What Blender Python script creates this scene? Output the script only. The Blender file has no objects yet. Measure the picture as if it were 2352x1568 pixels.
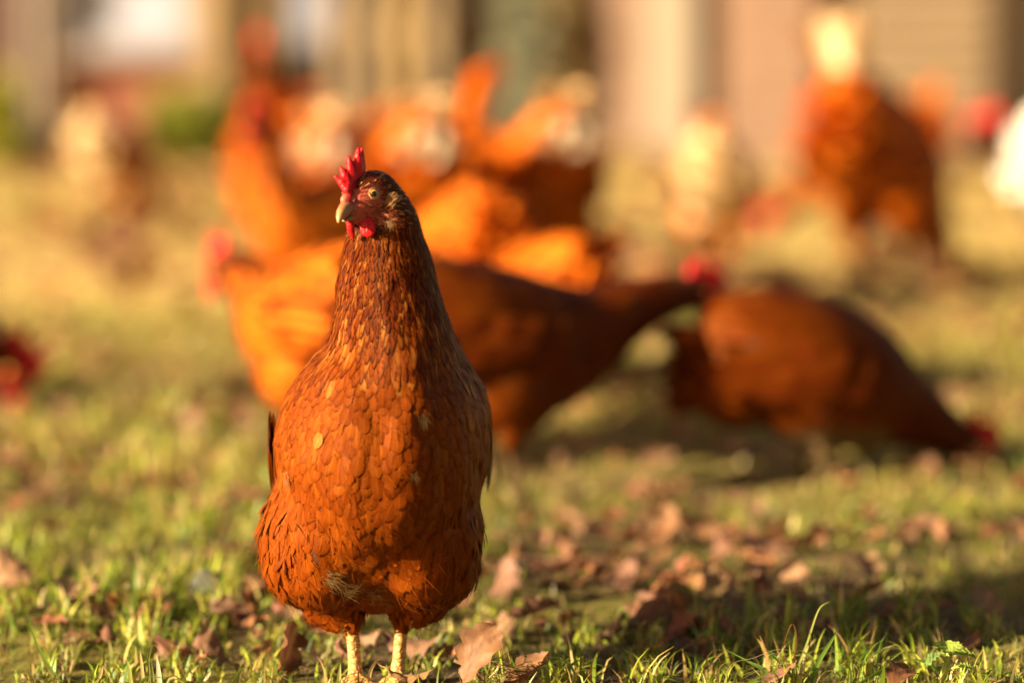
import bpy, bmesh, math, random
import numpy as np
from mathutils import Vector, Matrix, noise as mnoise
from mathutils.bvhtree import BVHTree
R = math.radians
rng = np.random.default_rng(7)
random.seed(7)
sc = bpy.context.scene
COL = sc.collection

# ------------------------------------------------------------------ camera
FPX, PITCH = 8820.0, math.atan((784 + 90) / 8820.0)
CAM = Vector((0.1053, -2.993, 0.565))
cd = bpy.data.cameras.new("camera")
cam = bpy.data.objects.new("camera", cd); COL.objects.link(cam)
cam.location = CAM; cam.rotation_euler = (math.pi / 2 - PITCH, 0, 0)
cd.sensor_width = 36; cd.lens = 135; cd.clip_start = 0.05; cd.clip_end = 500
cd.dof.use_dof = True; cd.dof.focus_distance = 2.985; cd.dof.aperture_fstop = 2.3
sc.camera = cam
_F = Vector((0, math.cos(PITCH), -math.sin(PITCH)))
_U = Vector((0, math.sin(PITCH), math.cos(PITCH)))
def ray(px, py):
    return _F + Vector((1, 0, 0)) * ((px - 1176) / FPX) + _U * ((784 - py) / FPX)
def W(px, py, Y):
    d = ray(px, py)
    return CAM + d * ((Y - CAM.y) / d.y)
def XatY(px, Y):
    return W(px, 784, Y).x

# ------------------------------------------------------------------ light
SUN = Vector((-0.87, -0.41, 0.32)).normalized()
elev = math.asin(SUN.z)
w = bpy.data.worlds.new("World"); sc.world = w; w.use_nodes = True
nt = w.node_tree; nt.nodes.clear()
sky = nt.nodes.new("ShaderNodeTexSky"); sky.sky_type = 'NISHITA'; sky.sun_disc = False
sky.sun_elevation = elev; sky.sun_rotation = math.atan2(SUN.x, SUN.y)
sky.dust_density = 3.0; sky.ozone_density = 0.6
bg = nt.nodes.new("ShaderNodeBackground"); bg.inputs[1].default_value = 0.05
wo = nt.nodes.new("ShaderNodeOutputWorld")
wb = nt.nodes.new('ShaderNodeMix'); wb.data_type = 'RGBA'; wb.blend_type = 'MULTIPLY'; wb.inputs[0].default_value = 1.0; wb.inputs[7].default_value = (.86, .64, .48, 1)   # warm white balance
nt.links.new(sky.outputs[0], wb.inputs[6]); nt.links.new(wb.outputs[2], bg.inputs[0]); nt.links.new(bg.outputs[0], wo.inputs[0])
sl = bpy.data.lights.new("sun", 'SUN'); sl.energy = 5.0; sl.angle = R(0.6); sl.color = (1.0, 0.81, 0.53)
so = bpy.data.objects.new("sun", sl); COL.objects.link(so)
so.rotation_euler = (-SUN).to_track_quat('-Z', 'Y').to_euler(); so.location = SUN * 20
vs = sc.view_settings
sc.display_settings.display_device = 'sRGB'
vs.view_transform = 'Standard'; vs.look = 'None'; vs.gamma = 1.0; vs.exposure = 2.0
sc.render.engine = 'CYCLES'
sc.cycles.use_denoising = True
sc.cycles.max_bounces = 6; sc.cycles.diffuse_bounces = 3; sc.cycles.transparent_max_bounces = 8
sc.cycles.sample_clamp_indirect = 6.0

# ------------------------------------------------------------------ helpers
def tag(o, label=None, cat=None, group=None, kind=None):
    if label: o['label'] = label
    if cat: o['category'] = cat
    if group: o['group'] = group
    if kind: o['kind'] = kind
    return o
def link(o, parent=None):
    COL.objects.link(o)
    if parent is not None: o.parent = parent
    return o
def empty(name, loc=(0, 0, 0), rz=0.0):
    o = bpy.data.objects.new(name, None); link(o)
    o.empty_display_size = 0.05; o.location = loc; o.rotation_euler = (0, 0, rz)
    return o
def mesh_np(name, V, F, mat=None, smooth=True, cols=None, uvs=None, midx=None):
    """V (n,3), F (m,k) quads or tris, or list of such arrays"""
    V = np.asarray(V, dtype=np.float32)
    Fs = F if isinstance(F, list) else [F]
    Fs = [np.asarray(f, dtype=np.int32) for f in Fs if len(f)]
    me = bpy.data.meshes.new(name)
    me.vertices.add(len(V)); me.vertices.foreach_set("co", V.ravel())
    li = np.concatenate([f.ravel() for f in Fs])
    sizes = np.concatenate([np.full(len(f), f.shape[1], np.int32) for f in Fs])
    st = np.concatenate([[0], np.cumsum(sizes)[:-1]]).astype(np.int32)
    me.loops.add(len(li)); me.loops.foreach_set("vertex_index", li)
    me.polygons.add(len(sizes)); me.polygons.foreach_set("loop_start", st)
    try: me.polygons.foreach_set("loop_total", sizes)
    except Exception: pass
    me.polygons.foreach_set("use_smooth", np.full(len(sizes), bool(smooth)))
    if midx is not None: me.polygons.foreach_set("material_index", np.asarray(midx, np.int32))
    if cols is not None:
        a = me.attributes.new("fcol", 'FLOAT_COLOR', 'POINT')
        a.data.foreach_set("color", np.asarray(cols, np.float32).ravel())
    if uvs is not None:
        u = me.uv_layers.new(name="UVMap")
        u.data.foreach_set("uv", np.asarray(uvs, np.float32)[li].ravel())
    me.update(calc_edges=True); me.validate()
    for m in (mat if isinstance(mat, (list, tuple)) else [mat]):
        if m: me.materials.append(m)
    return me
def obj(name, me, parent=None):
    return link(bpy.data.objects.new(name, me), parent)
def bm_obj(name, bm, mat, parent=None, smooth=True):
    me = bpy.data.meshes.new(name); bm.to_mesh(me); bm.free()
    for p in me.polygons: p.use_smooth = smooth
    for m in (mat if isinstance(mat, (list, tuple)) else [mat]):
        if m: me.materials.append(m)
    return obj(name, me, parent)
def add_ell(bm, c, r, rot=None, seg=20, rings=12):
    M = Matrix.Translation(c)
    if rot is not None: M = M @ rot.to_4x4()
    M = M @ Matrix.Diagonal((r[0], r[1], r[2], 1))
    bmesh.ops.create_uvsphere(bm, u_segments=seg, v_segments=rings, radius=1.0, matrix=M)
def add_rings(bm, rings, cap=True):
    """rings: list of lists of Vectors of the same length"""
    vs_ = [[bm.verts.new(p) for p in r] for r in rings]
    n = len(vs_[0])
    for a, b in zip(vs_[:-1], vs_[1:]):
        for i in range(n):
            bm.faces.new((a[i], a[(i + 1) % n], b[(i + 1) % n], b[i]))
    if cap:
        bm.faces.new(list(reversed(vs_[0]))); bm.faces.new(vs_[-1])
def frame(t):
    t = t.normalized()
    a = Vector((0, 0, 1)) if abs(t.z) < 0.9 else Vector((0, 1, 0))
    s = t.cross(a).normalized(); n = s.cross(t).normalized()
    return s, n
def add_tube(bm, pts, rad, n=10, cap=True):
    rings = []
    for i, p in enumerate(pts):
        p = Vector(p)
        t = Vector(pts[min(i + 1, len(pts) - 1)]) - Vector(pts[max(i - 1, 0)])
        s, m = frame(t); r = rad[i] if hasattr(rad, '__len__') else rad
        rings.append([p + s * (r * math.cos(2 * math.pi * k / n)) + m * (r * math.sin(2 * math.pi * k / n)) for k in range(n)])
    add_rings(bm, rings, cap)
def add_box(bm, x0, x1, y0, y1, z0, z1):
    M = Matrix.Translation(((x0 + x1) / 2, (y0 + y1) / 2, (z0 + z1) / 2)) @ Matrix.Diagonal((x1 - x0, y1 - y0, z1 - z0, 1))
    bmesh.ops.create_cube(bm, size=1.0, matrix=M)
def remeshed(bm, voxel, smooth_it=4, factor=0.5):
    """union by voxel remesh; returns (V, quads)"""
    me = bpy.data.meshes.new("tmp"); bm.to_mesh(me); bm.free()
    o = bpy.data.objects.new("tmp", me); COL.objects.link(o)
    m = o.modifiers.new("r", 'REMESH'); m.mode = 'VOXEL'; m.voxel_size = voxel
    s = o.modifiers.new("s", 'SMOOTH'); s.iterations = smooth_it; s.factor = factor
    dg = bpy.context.evaluated_depsgraph_get()
    e = bpy.data.meshes.new_from_object(o.evaluated_get(dg))
    bpy.data.objects.remove(o); bpy.data.meshes.remove(me)
    return e
def cr(P, n):
    """Catmull-Rom through rows of P, n samples per span"""
    P = np.asarray(P, float); Q = np.vstack([2 * P[0] - P[1], P, 2 * P[-1] - P[-2]])
    out = []
    for i in range(1, len(Q) - 2):
        for k in range(n):
            t = k / n
            out.append(0.5 * (2 * Q[i] + (Q[i + 1] - Q[i - 1]) * t + (2 * Q[i - 1] - 5 * Q[i] + 4 * Q[i + 1] - Q[i + 2]) * t * t + (3 * Q[i] - Q[i - 1] - 3 * Q[i + 1] + Q[i + 2]) * t ** 3))
    out.append(P[-1]); return np.array(out)

# value noise for ground
_tab = np.random.default_rng(3).random((256, 256))
def vnoise(x, y):
    x = np.asarray(x, float); y = np.asarray(y, float)
    xi = np.floor(x).astype(int); yi = np.floor(y).astype(int); fx = x - xi; fy = y - yi
    fx = fx * fx * (3 - 2 * fx); fy = fy * fy * (3 - 2 * fy)
    g = lambda a, b: _tab[a % 256, b % 256]
    return (g(xi, yi) * (1 - fx) + g(xi + 1, yi) * fx) * (1 - fy) + (g(xi, yi + 1) * (1 - fx) + g(xi + 1, yi + 1) * fx) * fy
def GH(x, y):
    x = np.asarray(x, float); y = np.asarray(y, float)
    h = 0.030 * (vnoise(x * 2.3 + 5, y * 2.3) - .5) + 0.016 * (vnoise(x * 7 + 1, y * 7 + 9) - .5) + 0.008 * (vnoise(x * 21, y * 21) - .5)
    h = h + 0.05 * (vnoise(x * .7 + 3, y * .7 + 2) - .5) * np.clip(y / 2.0, 0, 1)
    d = np.sqrt((x + 0.0) ** 2 + (y - 0.02) ** 2)
    return h * np.clip(d / 0.35, 0.12, 1) - 0.004
def gh(x, y): return float(GH(x, y))

# ------------------------------------------------------------------ materials
def new_mat(name):
    m = bpy.data.materials.new(name); m.use_nodes = True
    nt = m.node_tree; p = nt.nodes["Principled BSDF"]
    return m, nt, p
def N(nt, t, **k):
    n = nt.nodes.new(t)
    for a, b in k.items():
        if a.startswith("i_"):
            key = a[2:]; key = int(key) if key.isdigit() else key.replace("_", " ")
            n.inputs[key].default_value = b
        else: setattr(n, a, b)
    return n
def ramp(nt, stops):
    r = nt.nodes.new("ShaderNodeValToRGB"); e = r.color_ramp.elements
    while len(e) < len(stops): e.new(0.5)
    for q, (p, c) in zip(e, stops):
        q.position = p; q.color = (*c, 1) if len(c) == 3 else c
    return r
def noise_mat(name, c1, c2, scale=20, rough=.8, bump=.3, detail=6, c3=None, spec=.3, dist=0.0, vec=None, bdist=.004):
    m, nt, p = new_mat(name); L = nt.links.new
    tc = N(nt, "ShaderNodeTexCoord")
    mp = N(nt, "ShaderNodeMapping")
    if vec: mp.inputs['Scale'].default_value = vec
    L(tc.outputs['Object'], mp.inputs[0])
    n = N(nt, "ShaderNodeTexNoise", i_Scale=scale, i_Detail=detail, i_Distortion=dist)
    L(mp.outputs[0], n.inputs['Vector'])
    st = [(0.3, c1), (0.7, c2)] if c3 is None else [(0.28, c1), (0.5, c2), (0.72, c3)]
    r = ramp(nt, st); L(n.outputs[0], r.inputs[0]); L(r.outputs[0], p.inputs['Base Color'])
    p.inputs['Roughness'].default_value = rough; p.inputs['Specular IOR Level'].default_value = spec
    if bump:
        b = N(nt, "ShaderNodeBump", i_Strength=bump, i_Distance=bdist); L(n.outputs[0], b.inputs['Height']); L(b.outputs[0], p.inputs['Normal'])
    return m
def feather_mat(name, barb=90.0, edge_dark=.36, fringe=.25, trans=.16, bs=.22):
    m, nt, p = new_mat(name); L = nt.links.new
    uv = N(nt, "ShaderNodeUVMap"); uv.uv_map = "UVMap"
    sx = N(nt, "ShaderNodeSeparateXYZ"); L(uv.outputs[0], sx.inputs[0])
    a = N(nt, "ShaderNodeAttribute"); a.attribute_name = "fcol"
    def M(op, x, y=None, clamp=False):
        n = N(nt, "ShaderNodeMath", operation=op); n.use_clamp = clamp
        for i, q in enumerate((x, y)):
            if q is None: continue
            if isinstance(q, (int, float)): n.inputs[i].default_value = q
            else: L(q, n.inputs[i])
        return n.outputs[0]
    u = M('ABSOLUTE', M('MULTIPLY', M('SUBTRACT', sx.outputs[0], .5), 2.0))    # 0 shaft .. 1 edge
    v = sx.outputs[1]
    # barbs: fine slanted lines running out from the shaft
    ph = M('MULTIPLY', M('SUBTRACT', M('MULTIPLY', v, 1.0), M('MULTIPLY', u, .35)), barb)
    nz = N(nt, "ShaderNodeTexNoise", i_Scale=60.0, i_Detail=3.0)
    tc = N(nt, "ShaderNodeTexCoord"); L(tc.outputs['Object'], nz.inputs['Vector'])
    ph2 = M('ADD', ph, M('MULTIPLY', nz.outputs[0], 6.0))
    barbs = M('ADD', M('MULTIPLY', M('SINE', ph2), .5), .5)
    nz2 = N(nt, "ShaderNodeTexNoise", i_Scale=260.0, i_Detail=4.0); L(tc.outputs['Object'], nz2.inputs['Vector'])
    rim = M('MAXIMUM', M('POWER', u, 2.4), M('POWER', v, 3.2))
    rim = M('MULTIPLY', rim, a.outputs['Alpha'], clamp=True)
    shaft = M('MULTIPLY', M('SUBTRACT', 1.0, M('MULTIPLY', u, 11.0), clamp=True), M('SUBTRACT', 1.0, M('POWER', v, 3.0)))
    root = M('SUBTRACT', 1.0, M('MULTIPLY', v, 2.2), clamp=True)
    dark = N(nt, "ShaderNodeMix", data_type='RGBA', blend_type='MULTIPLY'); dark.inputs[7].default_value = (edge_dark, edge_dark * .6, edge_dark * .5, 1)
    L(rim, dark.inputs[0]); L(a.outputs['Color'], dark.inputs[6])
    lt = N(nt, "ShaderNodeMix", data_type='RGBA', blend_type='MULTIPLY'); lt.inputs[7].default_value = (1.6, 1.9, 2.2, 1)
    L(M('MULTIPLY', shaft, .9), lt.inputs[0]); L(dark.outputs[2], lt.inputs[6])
    fin = N(nt, "ShaderNodeHueSaturation"); L(lt.outputs[2], fin.inputs['Color'])
    L(M('ADD', M('ADD', .82 - bs * .5, M('MULTIPLY', barbs, bs)), M('MULTIPLY', nz2.outputs[0], .36)), fin.inputs['Value'])
    L(fin.outputs[0], p.inputs['Base Color'])
    p.inputs['Roughness'].default_value = .45; p.inputs['Specular IOR Level'].default_value = .12; p.inputs['Specular Tint'].default_value = (1, .52, .24, 1)
    try:
        p.inputs['Sheen Weight'].default_value = 0; p.inputs['Sheen Roughness'].default_value = .4
        p.inputs['Sheen Tint'].default_value = (1, .7, .4, 1)
    except Exception: pass
    b = N(nt, "ShaderNodeBump", i_Strength=.35 if bs > .1 else .15, i_Distance=.0006); L(M('ADD', barbs, nz2.outputs[0]), b.inputs['Height']); L(b.outputs[0], p.inputs['Normal'])
    tr = N(nt, "ShaderNodeBsdfTranslucent"); L(fin.outputs[0], tr.inputs[0])
    mx = N(nt, "ShaderNodeMixShader"); mx.inputs[0].default_value = trans
    L(p.outputs[0], mx.inputs[1]); L(tr.outputs[0], mx.inputs[2])
    # frayed rim: gaps between barbs near the edge
    fr = N(nt, "ShaderNodeTexNoise", i_Scale=1.0, i_Detail=2.0); cb = N(nt, "ShaderNodeCombineXYZ")
    L(M('MULTIPLY', M('SUBTRACT', v, M('MULTIPLY', u, .30)), barb * .28), cb.inputs[0]); L(M('MULTIPLY', sx.outputs[0], 4.0), cb.inputs[1])
    vm = N(nt, "ShaderNodeVectorMath", operation='ADD'); sc3 = N(nt, "ShaderNodeVectorMath", operation='SCALE'); sc3.inputs[3].default_value = 40.0
    L(tc.outputs['Object'], sc3.inputs[0]); L(sc3.outputs[0], vm.inputs[0]); L(cb.outputs[0], vm.inputs[1]); L(vm.outputs[0], fr.inputs['Vector'])
    ef = M('MAXIMUM', M('POWER', u, 2.0), M('POWER', v, 4.0))
    gap = M('LESS_THAN', fr.outputs[0], M('ADD', .30, M('MULTIPLY', M('SUBTRACT', ef, 1 - fringe), .42 / max(fringe, .05))))
    gap = M('MULTIPLY', gap, M('GREATER_THAN', ef, 1 - fringe))
    tp = N(nt, "ShaderNodeBsdfTransparent"); m2 = N(nt, "ShaderNodeMixShader"); L(gap, m2.inputs[0]); L(mx.outputs[0], m2.inputs[1]); L(tp.outputs[0], m2.inputs[2])
    L(m2.outputs[0], nt.nodes["Material Output"].inputs[0])
    return m
def attr_mat(name, rough=.6, trans=.3, spec=.3, nscale=120, var=.35, bump=.2):
    m, nt, p = new_mat(name); L = nt.links.new
    a = N(nt, "ShaderNodeAttribute"); a.attribute_name = "fcol"
    tc = N(nt, "ShaderNodeTexCoord")
    n = N(nt, "ShaderNodeTexNoise", i_Scale=float(nscale), i_Detail=4.0); L(tc.outputs['Object'], n.inputs['Vector'])
    mr = N(nt, "ShaderNodeMapRange"); mr.inputs[3].default_value = 1 - var; mr.inputs[4].default_value = 1 + var
    L(n.outputs[0], mr.inputs[0])
    h = N(nt, "ShaderNodeHueSaturation"); L(a.outputs['Color'], h.inputs['Color']); L(mr.outputs[0], h.inputs['Value'])
    L(h.outputs[0], p.inputs['Base Color']); p.inputs['Roughness'].default_value = rough; p.inputs['Specular IOR Level'].default_value = spec
    if bump:
        b = N(nt, "ShaderNodeBump", i_Strength=bump, i_Distance=.002); L(n.outputs[0], b.inputs['Height']); L(b.outputs[0], p.inputs['Normal'])
    if trans:
        tr = N(nt, "ShaderNodeBsdfTranslucent"); L(h.outputs[0], tr.inputs[0])
        mx = N(nt, "ShaderNodeMixShader"); mx.inputs[0].default_value = trans
        L(p.outputs[0], mx.inputs[1]); L(tr.outputs[0], mx.inputs[2]); L(mx.outputs[0], nt.nodes["Material Output"].inputs[0])
    return m
def flesh_mat(name, c1, c2, scale=500, rough=.45, bump=.5, sss=.25):
    m = noise_mat(name, c1, c2, scale=scale, rough=rough, bump=bump, detail=3, spec=.25, bdist=.0012)
    p = m.node_tree.nodes["Principled BSDF"]
    p.inputs['Subsurface Weight'].default_value = sss; p.inputs['Subsurface Radius'].default_value = (.004, .001, .0006); p.inputs['Subsurface Scale'].default_value = 1.0
    return m
M_FEATHER = feather_mat("feather", fringe=.42)
M_FLUFF = feather_mat("soft_feather", barb=60, edge_dark=.85, fringe=.75, trans=.22, bs=.06)
M_SKIN = noise_mat("feathered_skin", (.05, .014, .004), (.10, .028, .006), scale=220, bump=.6, rough=.8)
M_FACE = flesh_mat("face_skin", (.30, .055, .032), (.44, .088, .05), scale=600)
M_COMB = flesh_mat("comb_flesh", (.42, .004, .006), (.55, .011, .012), scale=420, rough=.42, bump=.9)
M_BEAK = None
def beak_mat():
    m, nt, p = new_mat("beak_horn"); L = nt.links.new
    a = N(nt, "ShaderNodeAttribute"); a.attribute_name = "fcol"
    tc = N(nt, "ShaderNodeTexCoord"); n = N(nt, "ShaderNodeTexNoise", i_Scale=300.0, i_Detail=4.0); L(tc.outputs['Object'], n.inputs['Vector'])
    h = N(nt, "ShaderNodeHueSaturation"); L(a.outputs['Color'], h.inputs['Color'])
    mr = N(nt, "ShaderNodeMapRange"); mr.inputs[3].default_value = .75; mr.inputs[4].default_value = 1.25; L(n.outputs[0], mr.inputs[0]); L(mr.outputs[0], h.inputs['Value'])
    L(h.outputs[0], p.inputs['Base Color']); p.inputs['Roughness'].default_value = .32
    b = N(nt, "ShaderNodeBump", i_Strength=.25, i_Distance=.001); L(n.outputs[0], b.inputs['Height']); L(b.outputs[0], p.inputs['Normal'])
    return m
M_BEAK = beak_mat()
def leg_mat():
    m, nt, p = new_mat("scaly_leg"); L = nt.links.new
    tc = N(nt, "ShaderNodeTexCoord"); mp = N(nt, "ShaderNodeMapping"); mp.inputs['Scale'].default_value = (150, 150, 230); L(tc.outputs['Object'], mp.inputs[0])
    v = N(nt, "ShaderNodeTexVoronoi", feature='DISTANCE_TO_EDGE', i_Scale=1.0); L(mp.outputs[0], v.inputs['Vector'])
    r = ramp(nt, [(0.0, (.26, .11, .03)), (.10, (.50, .27, .075)), (.5, (.56, .34, .11))]); L(v.outputs['Distance'], r.inputs[0]); L(r.outputs[0], p.inputs['Base Color'])
    r2 = ramp(nt, [(0.0, (0, 0, 0)), (.2, (1, 1, 1))]); L(v.outputs['Distance'], r2.inputs[0])
    b = N(nt, "ShaderNodeBump", i_Strength=.5, i_Distance=.0012); L(r2.outputs[0], b.inputs['Height']); L(b.outputs[0], p.inputs['Normal'])
    p.inputs['Roughness'].default_value = .45
    return m
M_LEG = leg_mat()
M_LEG2 = noise_mat('dark_leg', (.06, .035, .014), (.12, .07, .026), 120)  # flock legs kept dark so they hardly show
def simple(name, c, rough=.5, spec=.5):
    m, nt, p = new_mat(name); p.inputs['Base Color'].default_value = (*c, 1); p.inputs['Roughness'].default_value = rough; p.inputs['Specular IOR Level'].default_value = spec
    return m
def iris_mat():
    m, nt, p = new_mat("iris"); L = nt.links.new
    tc = N(nt, "ShaderNodeTexCoord"); n = N(nt, "ShaderNodeTexNoise", i_Scale=900.0, i_Detail=3.0); L(tc.outputs['Object'], n.inputs['Vector'])
    r = ramp(nt, [(.3, (.48, .20, .022)), (.7, (.66, .34, .06))]); L(n.outputs[0], r.inputs[0]); L(r.outputs[0], p.inputs['Base Color'])
    p.inputs['Roughness'].default_value = .08
    p.inputs['Coat Weight'].default_value = .4; p.inputs['Coat Roughness'].default_value = .02
    return m
M_IRIS = iris_mat(); M_PUPIL = simple("pupil", (.004, .004, .005), .05, .7)
M_LID = flesh_mat("eyelid_skin", (.30, .17, .07), (.38, .23, .10), scale=900, bump=.3)
M_GRASS = attr_mat("grass_blades", rough=.45, trans=.38, spec=.4, nscale=40, var=.3, bump=0)
M_DRYLEAF = None

# ------------------------------------------------------------------ feathers
def dart(V, T, n_try, rad_fn, keep_fn=None, seed=1):
    """scatter points over triangles with a local minimum spacing"""
    g = np.random.default_rng(seed)
    a = V[T[:, 0]]; b = V[T[:, 1]]; c = V[T[:, 2]]
    nrm = np.cross(b - a, c - a); ar = np.linalg.norm(nrm, axis=1)
    idx = g.choice(len(T), size=n_try, p=ar / ar.sum())
    r1 = np.sqrt(g.random(n_try)); r2 = g.random(n_try)
    P = a[idx] * (1 - r1)[:, None] + b[idx] * (r1 * (1 - r2))[:, None] + c[idx] * (r1 * r2)[:, None]
    Nn = nrm[idx] / np.maximum(ar[idx], 1e-12)[:, None]
    rad = rad_fn(P)
    if keep_fn is not None:
        k = keep_fn(P); P, Nn, rad = P[k], Nn[k], rad[k]
    cell = rad.max(); grid = {}; out = []
    for i in range(len(P)):
        p = P[i]; key = (int(p[0] // cell), int(p[1] // cell), int(p[2] // cell)); ok = True; r = rad[i]
        for dx in (-1, 0, 1):
            for dy in (-1, 0, 1):
                for dz in (-1, 0, 1):
                    for j in grid.get((key[0] + dx, key[1] + dy, key[2] + dz), ()):
                        q = P[j]
                        if (p[0] - q[0]) ** 2 + (p[1] - q[1]) ** 2 + (p[2] - q[2]) ** 2 < min(r, rad[j]) ** 2: ok = False; break
                    if not ok: break
                if not ok: break
            if not ok: break
        if ok: grid.setdefault(key, []).append(i); out.append(i)
    out = np.array(out)
    return P[out], Nn[out]
def tri_np(me):
    me.calc_loop_triangles()
    V = np.empty(len(me.vertices) * 3, np.float32); me.vertices.foreach_get("co", V); V = V.reshape(-1, 3)
    T = np.empty(len(me.loop_triangles) * 3, np.int32); me.loop_triangles.foreach_get("vertices", T); T = T.reshape(-1, 3)
    return V, T
class Feathers:
    def __init__(s): s.V = []; s.F = []; s.C = []; s.U = []; s.n = 0
    def grid(s, P, col, nt, ns):
        """P: nt x ns positions"""
        s.V.append(P.reshape(-1, 3))
        t = np.repeat(np.linspace(0, 1, nt), ns); u = np.tile(np.linspace(0, 1, ns), nt)
        s.U.append(np.stack([u, t], 1))
        s.C.append(np.tile(np.asarray(col, float), (nt * ns, 1)))
        i = np.arange(nt - 1)[:, None] * ns + np.arange(ns - 1)[None, :]
        q = np.stack([i, i + 1, i + ns + 1, i + ns], -1).reshape(-1, 4)
        s.F.append(q + s.n); s.n += nt * ns
    def surf(s, bvh, p, n, d, L, Wd, col, lift=.002, nt=6, ns=5, tip=.45, base=.0004, camber=.25, back=.3, conform=1.0):
        d = Vector(d); n = Vector(n); p = Vector(p)
        d = (d - n * d.dot(n))
        if d.length < 1e-6: return
        d.normalize(); sd = n.cross(d).normalized()
        P = np.zeros((nt, ns, 3))
        cur = p - d * (L * back); dirv = d.copy(); nn = n.copy(); step = L / (nt - 1)
        prev = 0.0
        for i in range(nt):
            t = 1 - (1 - i / (nt - 1)) ** 1.55; step = L * ((1 - (1 - min(1, (i + 1) / (nt - 1))) ** 1.55) - t)
            if t <= 1 - tip: wd = .55 + .45 * min(1, t / (1 - tip)) ** .7
            else:
                q = (t - (1 - tip)) / tip; wd = math.sqrt(max(0.0, 1 - q ** 2.2))
            wd = max(wd, .12) * Wd * .5
            loc, nm, fi, ds = bvh.find_nearest(cur)
            if loc is not None:
                tgt = loc
                cur = cur.lerp(tgt, conform)
                nn = nn.lerp(nm, .6).normalized()
                dirv = (dirv - nn * dirv.dot(nn)).normalized()
            sd = nn.cross(dirv).normalized()
            h = base + lift * t ** 1.4
            for j in range(ns):
                u = (j / (ns - 1) - .5) * 2
                # rounded tip: the sides end a little earlier than the middle
                P[i, j] = cur + sd * (u * wd) + nn * (h - camber * wd * u * u) - dirv * (u * u * (.10 * Wd) * t)
            cur = cur + dirv * step
        s.grid(P, col, nt, ns)
    def free(s, p, d, n, L, Wd, col, nt=7, ns=5, bend=.15, tip=.35, camber=.2, root=.35):
        """a stiff free feather (tail, wing)"""
        p = Vector(p); d = Vector(d).normalized(); n = Vector(n); n = (n - d * n.dot(d)).normalized(); sd = n.cross(d).normalized()
        P = np.zeros((nt, ns, 3))
        for i in range(nt):
            t = i / (nt - 1)
            wd = (root + (1 - root) * min(1, t / .45)) if t < 1 - tip else math.sqrt(max(0, 1 - ((t - 1 + tip) / tip) ** 2.2))
            wd = max(wd, .06) * Wd * .5
            c = p + d * (L * t) + n * (-bend * L * t * t)
            for j in range(ns):
                u = (j / (ns - 1) - .5) * 2
                P[i, j] = c + sd * (u * wd) - n * (camber * wd * u * u)
        s.grid(P, col, nt, ns)
    def strand(s, p, d, n, L, Wd, col, bend=.3, nt=4):
        p = Vector(p); d = Vector(d).normalized(); n = Vector(n); sd = d.cross(n)
        if sd.length < 1e-6: return
        sd.normalize(); P = np.zeros((nt, 2, 3))
        for i in range(nt):
            t = i / (nt - 1); c = p + d * (L * t) + n * (bend * L * t * t); wd = Wd * .5 * (1 - .85 * t)
            P[i, 0] = c - sd * wd; P[i, 1] = c + sd * wd
        s.grid(P, col, nt, 2)
    def build(s, name, mat, parent):
        me = mesh_np(name, np.concatenate(s.V), np.concatenate(s.F), mat, True, np.concatenate(s.C), np.concatenate(s.U))
        return obj(name, me, parent)

# ------------------------------------------------------------------ hen head furniture (in a head frame: +X beak, +Y left, +Z up, origin mid skull)
def comb_mesh(spikes, base, voxel, mat):
    bm = bmesh.new()
    for (a, b, r0, r1) in spikes + base:
        pts = [a.lerp(b, t) for t in (0, .25, .5, .75, 1)]
        add_tube(bm, pts, [r0 + (r1 - r0) * t ** 1.1 for t in (0, .25, .5, .75, 1)], 8)
        add_ell(bm, b, (r1,) * 3, seg=8, rings=6); add_ell(bm, a, (r0,) * 3, seg=8, rings=6)
    me = remeshed(bm, voxel, 3, .5)
    for p in me.polygons: p.use_smooth = True
    me.materials.clear(); me.materials.append(mat)
    return me
def beak_mesh(S, tipcol=(.44, .26, .09), basecol=(.20, .055, .028)):
    """S: list of (centre, direction, half height, half width)"""
    V = []; C = []; n = 12
    for k, (c, d, hh, hw, s, up) in enumerate(S):
        for i in range(n):
            a = 2 * math.pi * i / n
            V.append(c + s * (hw * math.cos(a)) + up * (hh * math.sin(a) * (1.0 if math.sin(a) > 0 else .8)))
            t = k / (len(S) - 1)
            edge = max(0.0, -math.sin(a))
            t = t ** 1.8; cc = np.array(basecol) * (1 - t) + np.array(tipcol) * t
            cc = cc * (1 - .35 * edge) + np.array(tipcol) * .35 * edge
            C.append((*cc, 1))
    F = []
    for k in range(len(S) - 1):
        for i in range(n):
            F.append((k * n + i, k * n + (i + 1) % n, (k + 1) * n + (i + 1) % n, (k + 1) * n + i))
    V.append(S[-1][0] + S[-1][1] * .0006); C.append((*tipcol, 1)); e = len(V) - 1
    T = [((len(S) - 1) * n + i, (len(S) - 1) * n + (i + 1) % n, e) for i in range(n)]
    return V, F, T, C

# colour pools for plumage (linear)
RUST = [(.162, .032, .0022), (.173, .036, .0024), (.151, .029, .0020), (.187, .042, .0029), (.140, .026, .0018)]
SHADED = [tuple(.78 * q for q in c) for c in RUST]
ORANGE = [(.54, .126, .008), (.48, .102, .006), (.60, .160, .012), (.40, .078, .0045)]
DARK = [(.070, .0095, .0015), (.092, .0135, .0018), (.112, .018, .0022), (.140, .025, .0030)]
CREAM = [(.80, .62, .34), (.88, .72, .45), (.74, .52, .25)]
def pick(pool, g): 
    c = np.array(pool[g.integers(len(pool))]) * g.uniform(.92, 1.08); return np.clip(c, 0, .95)

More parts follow.
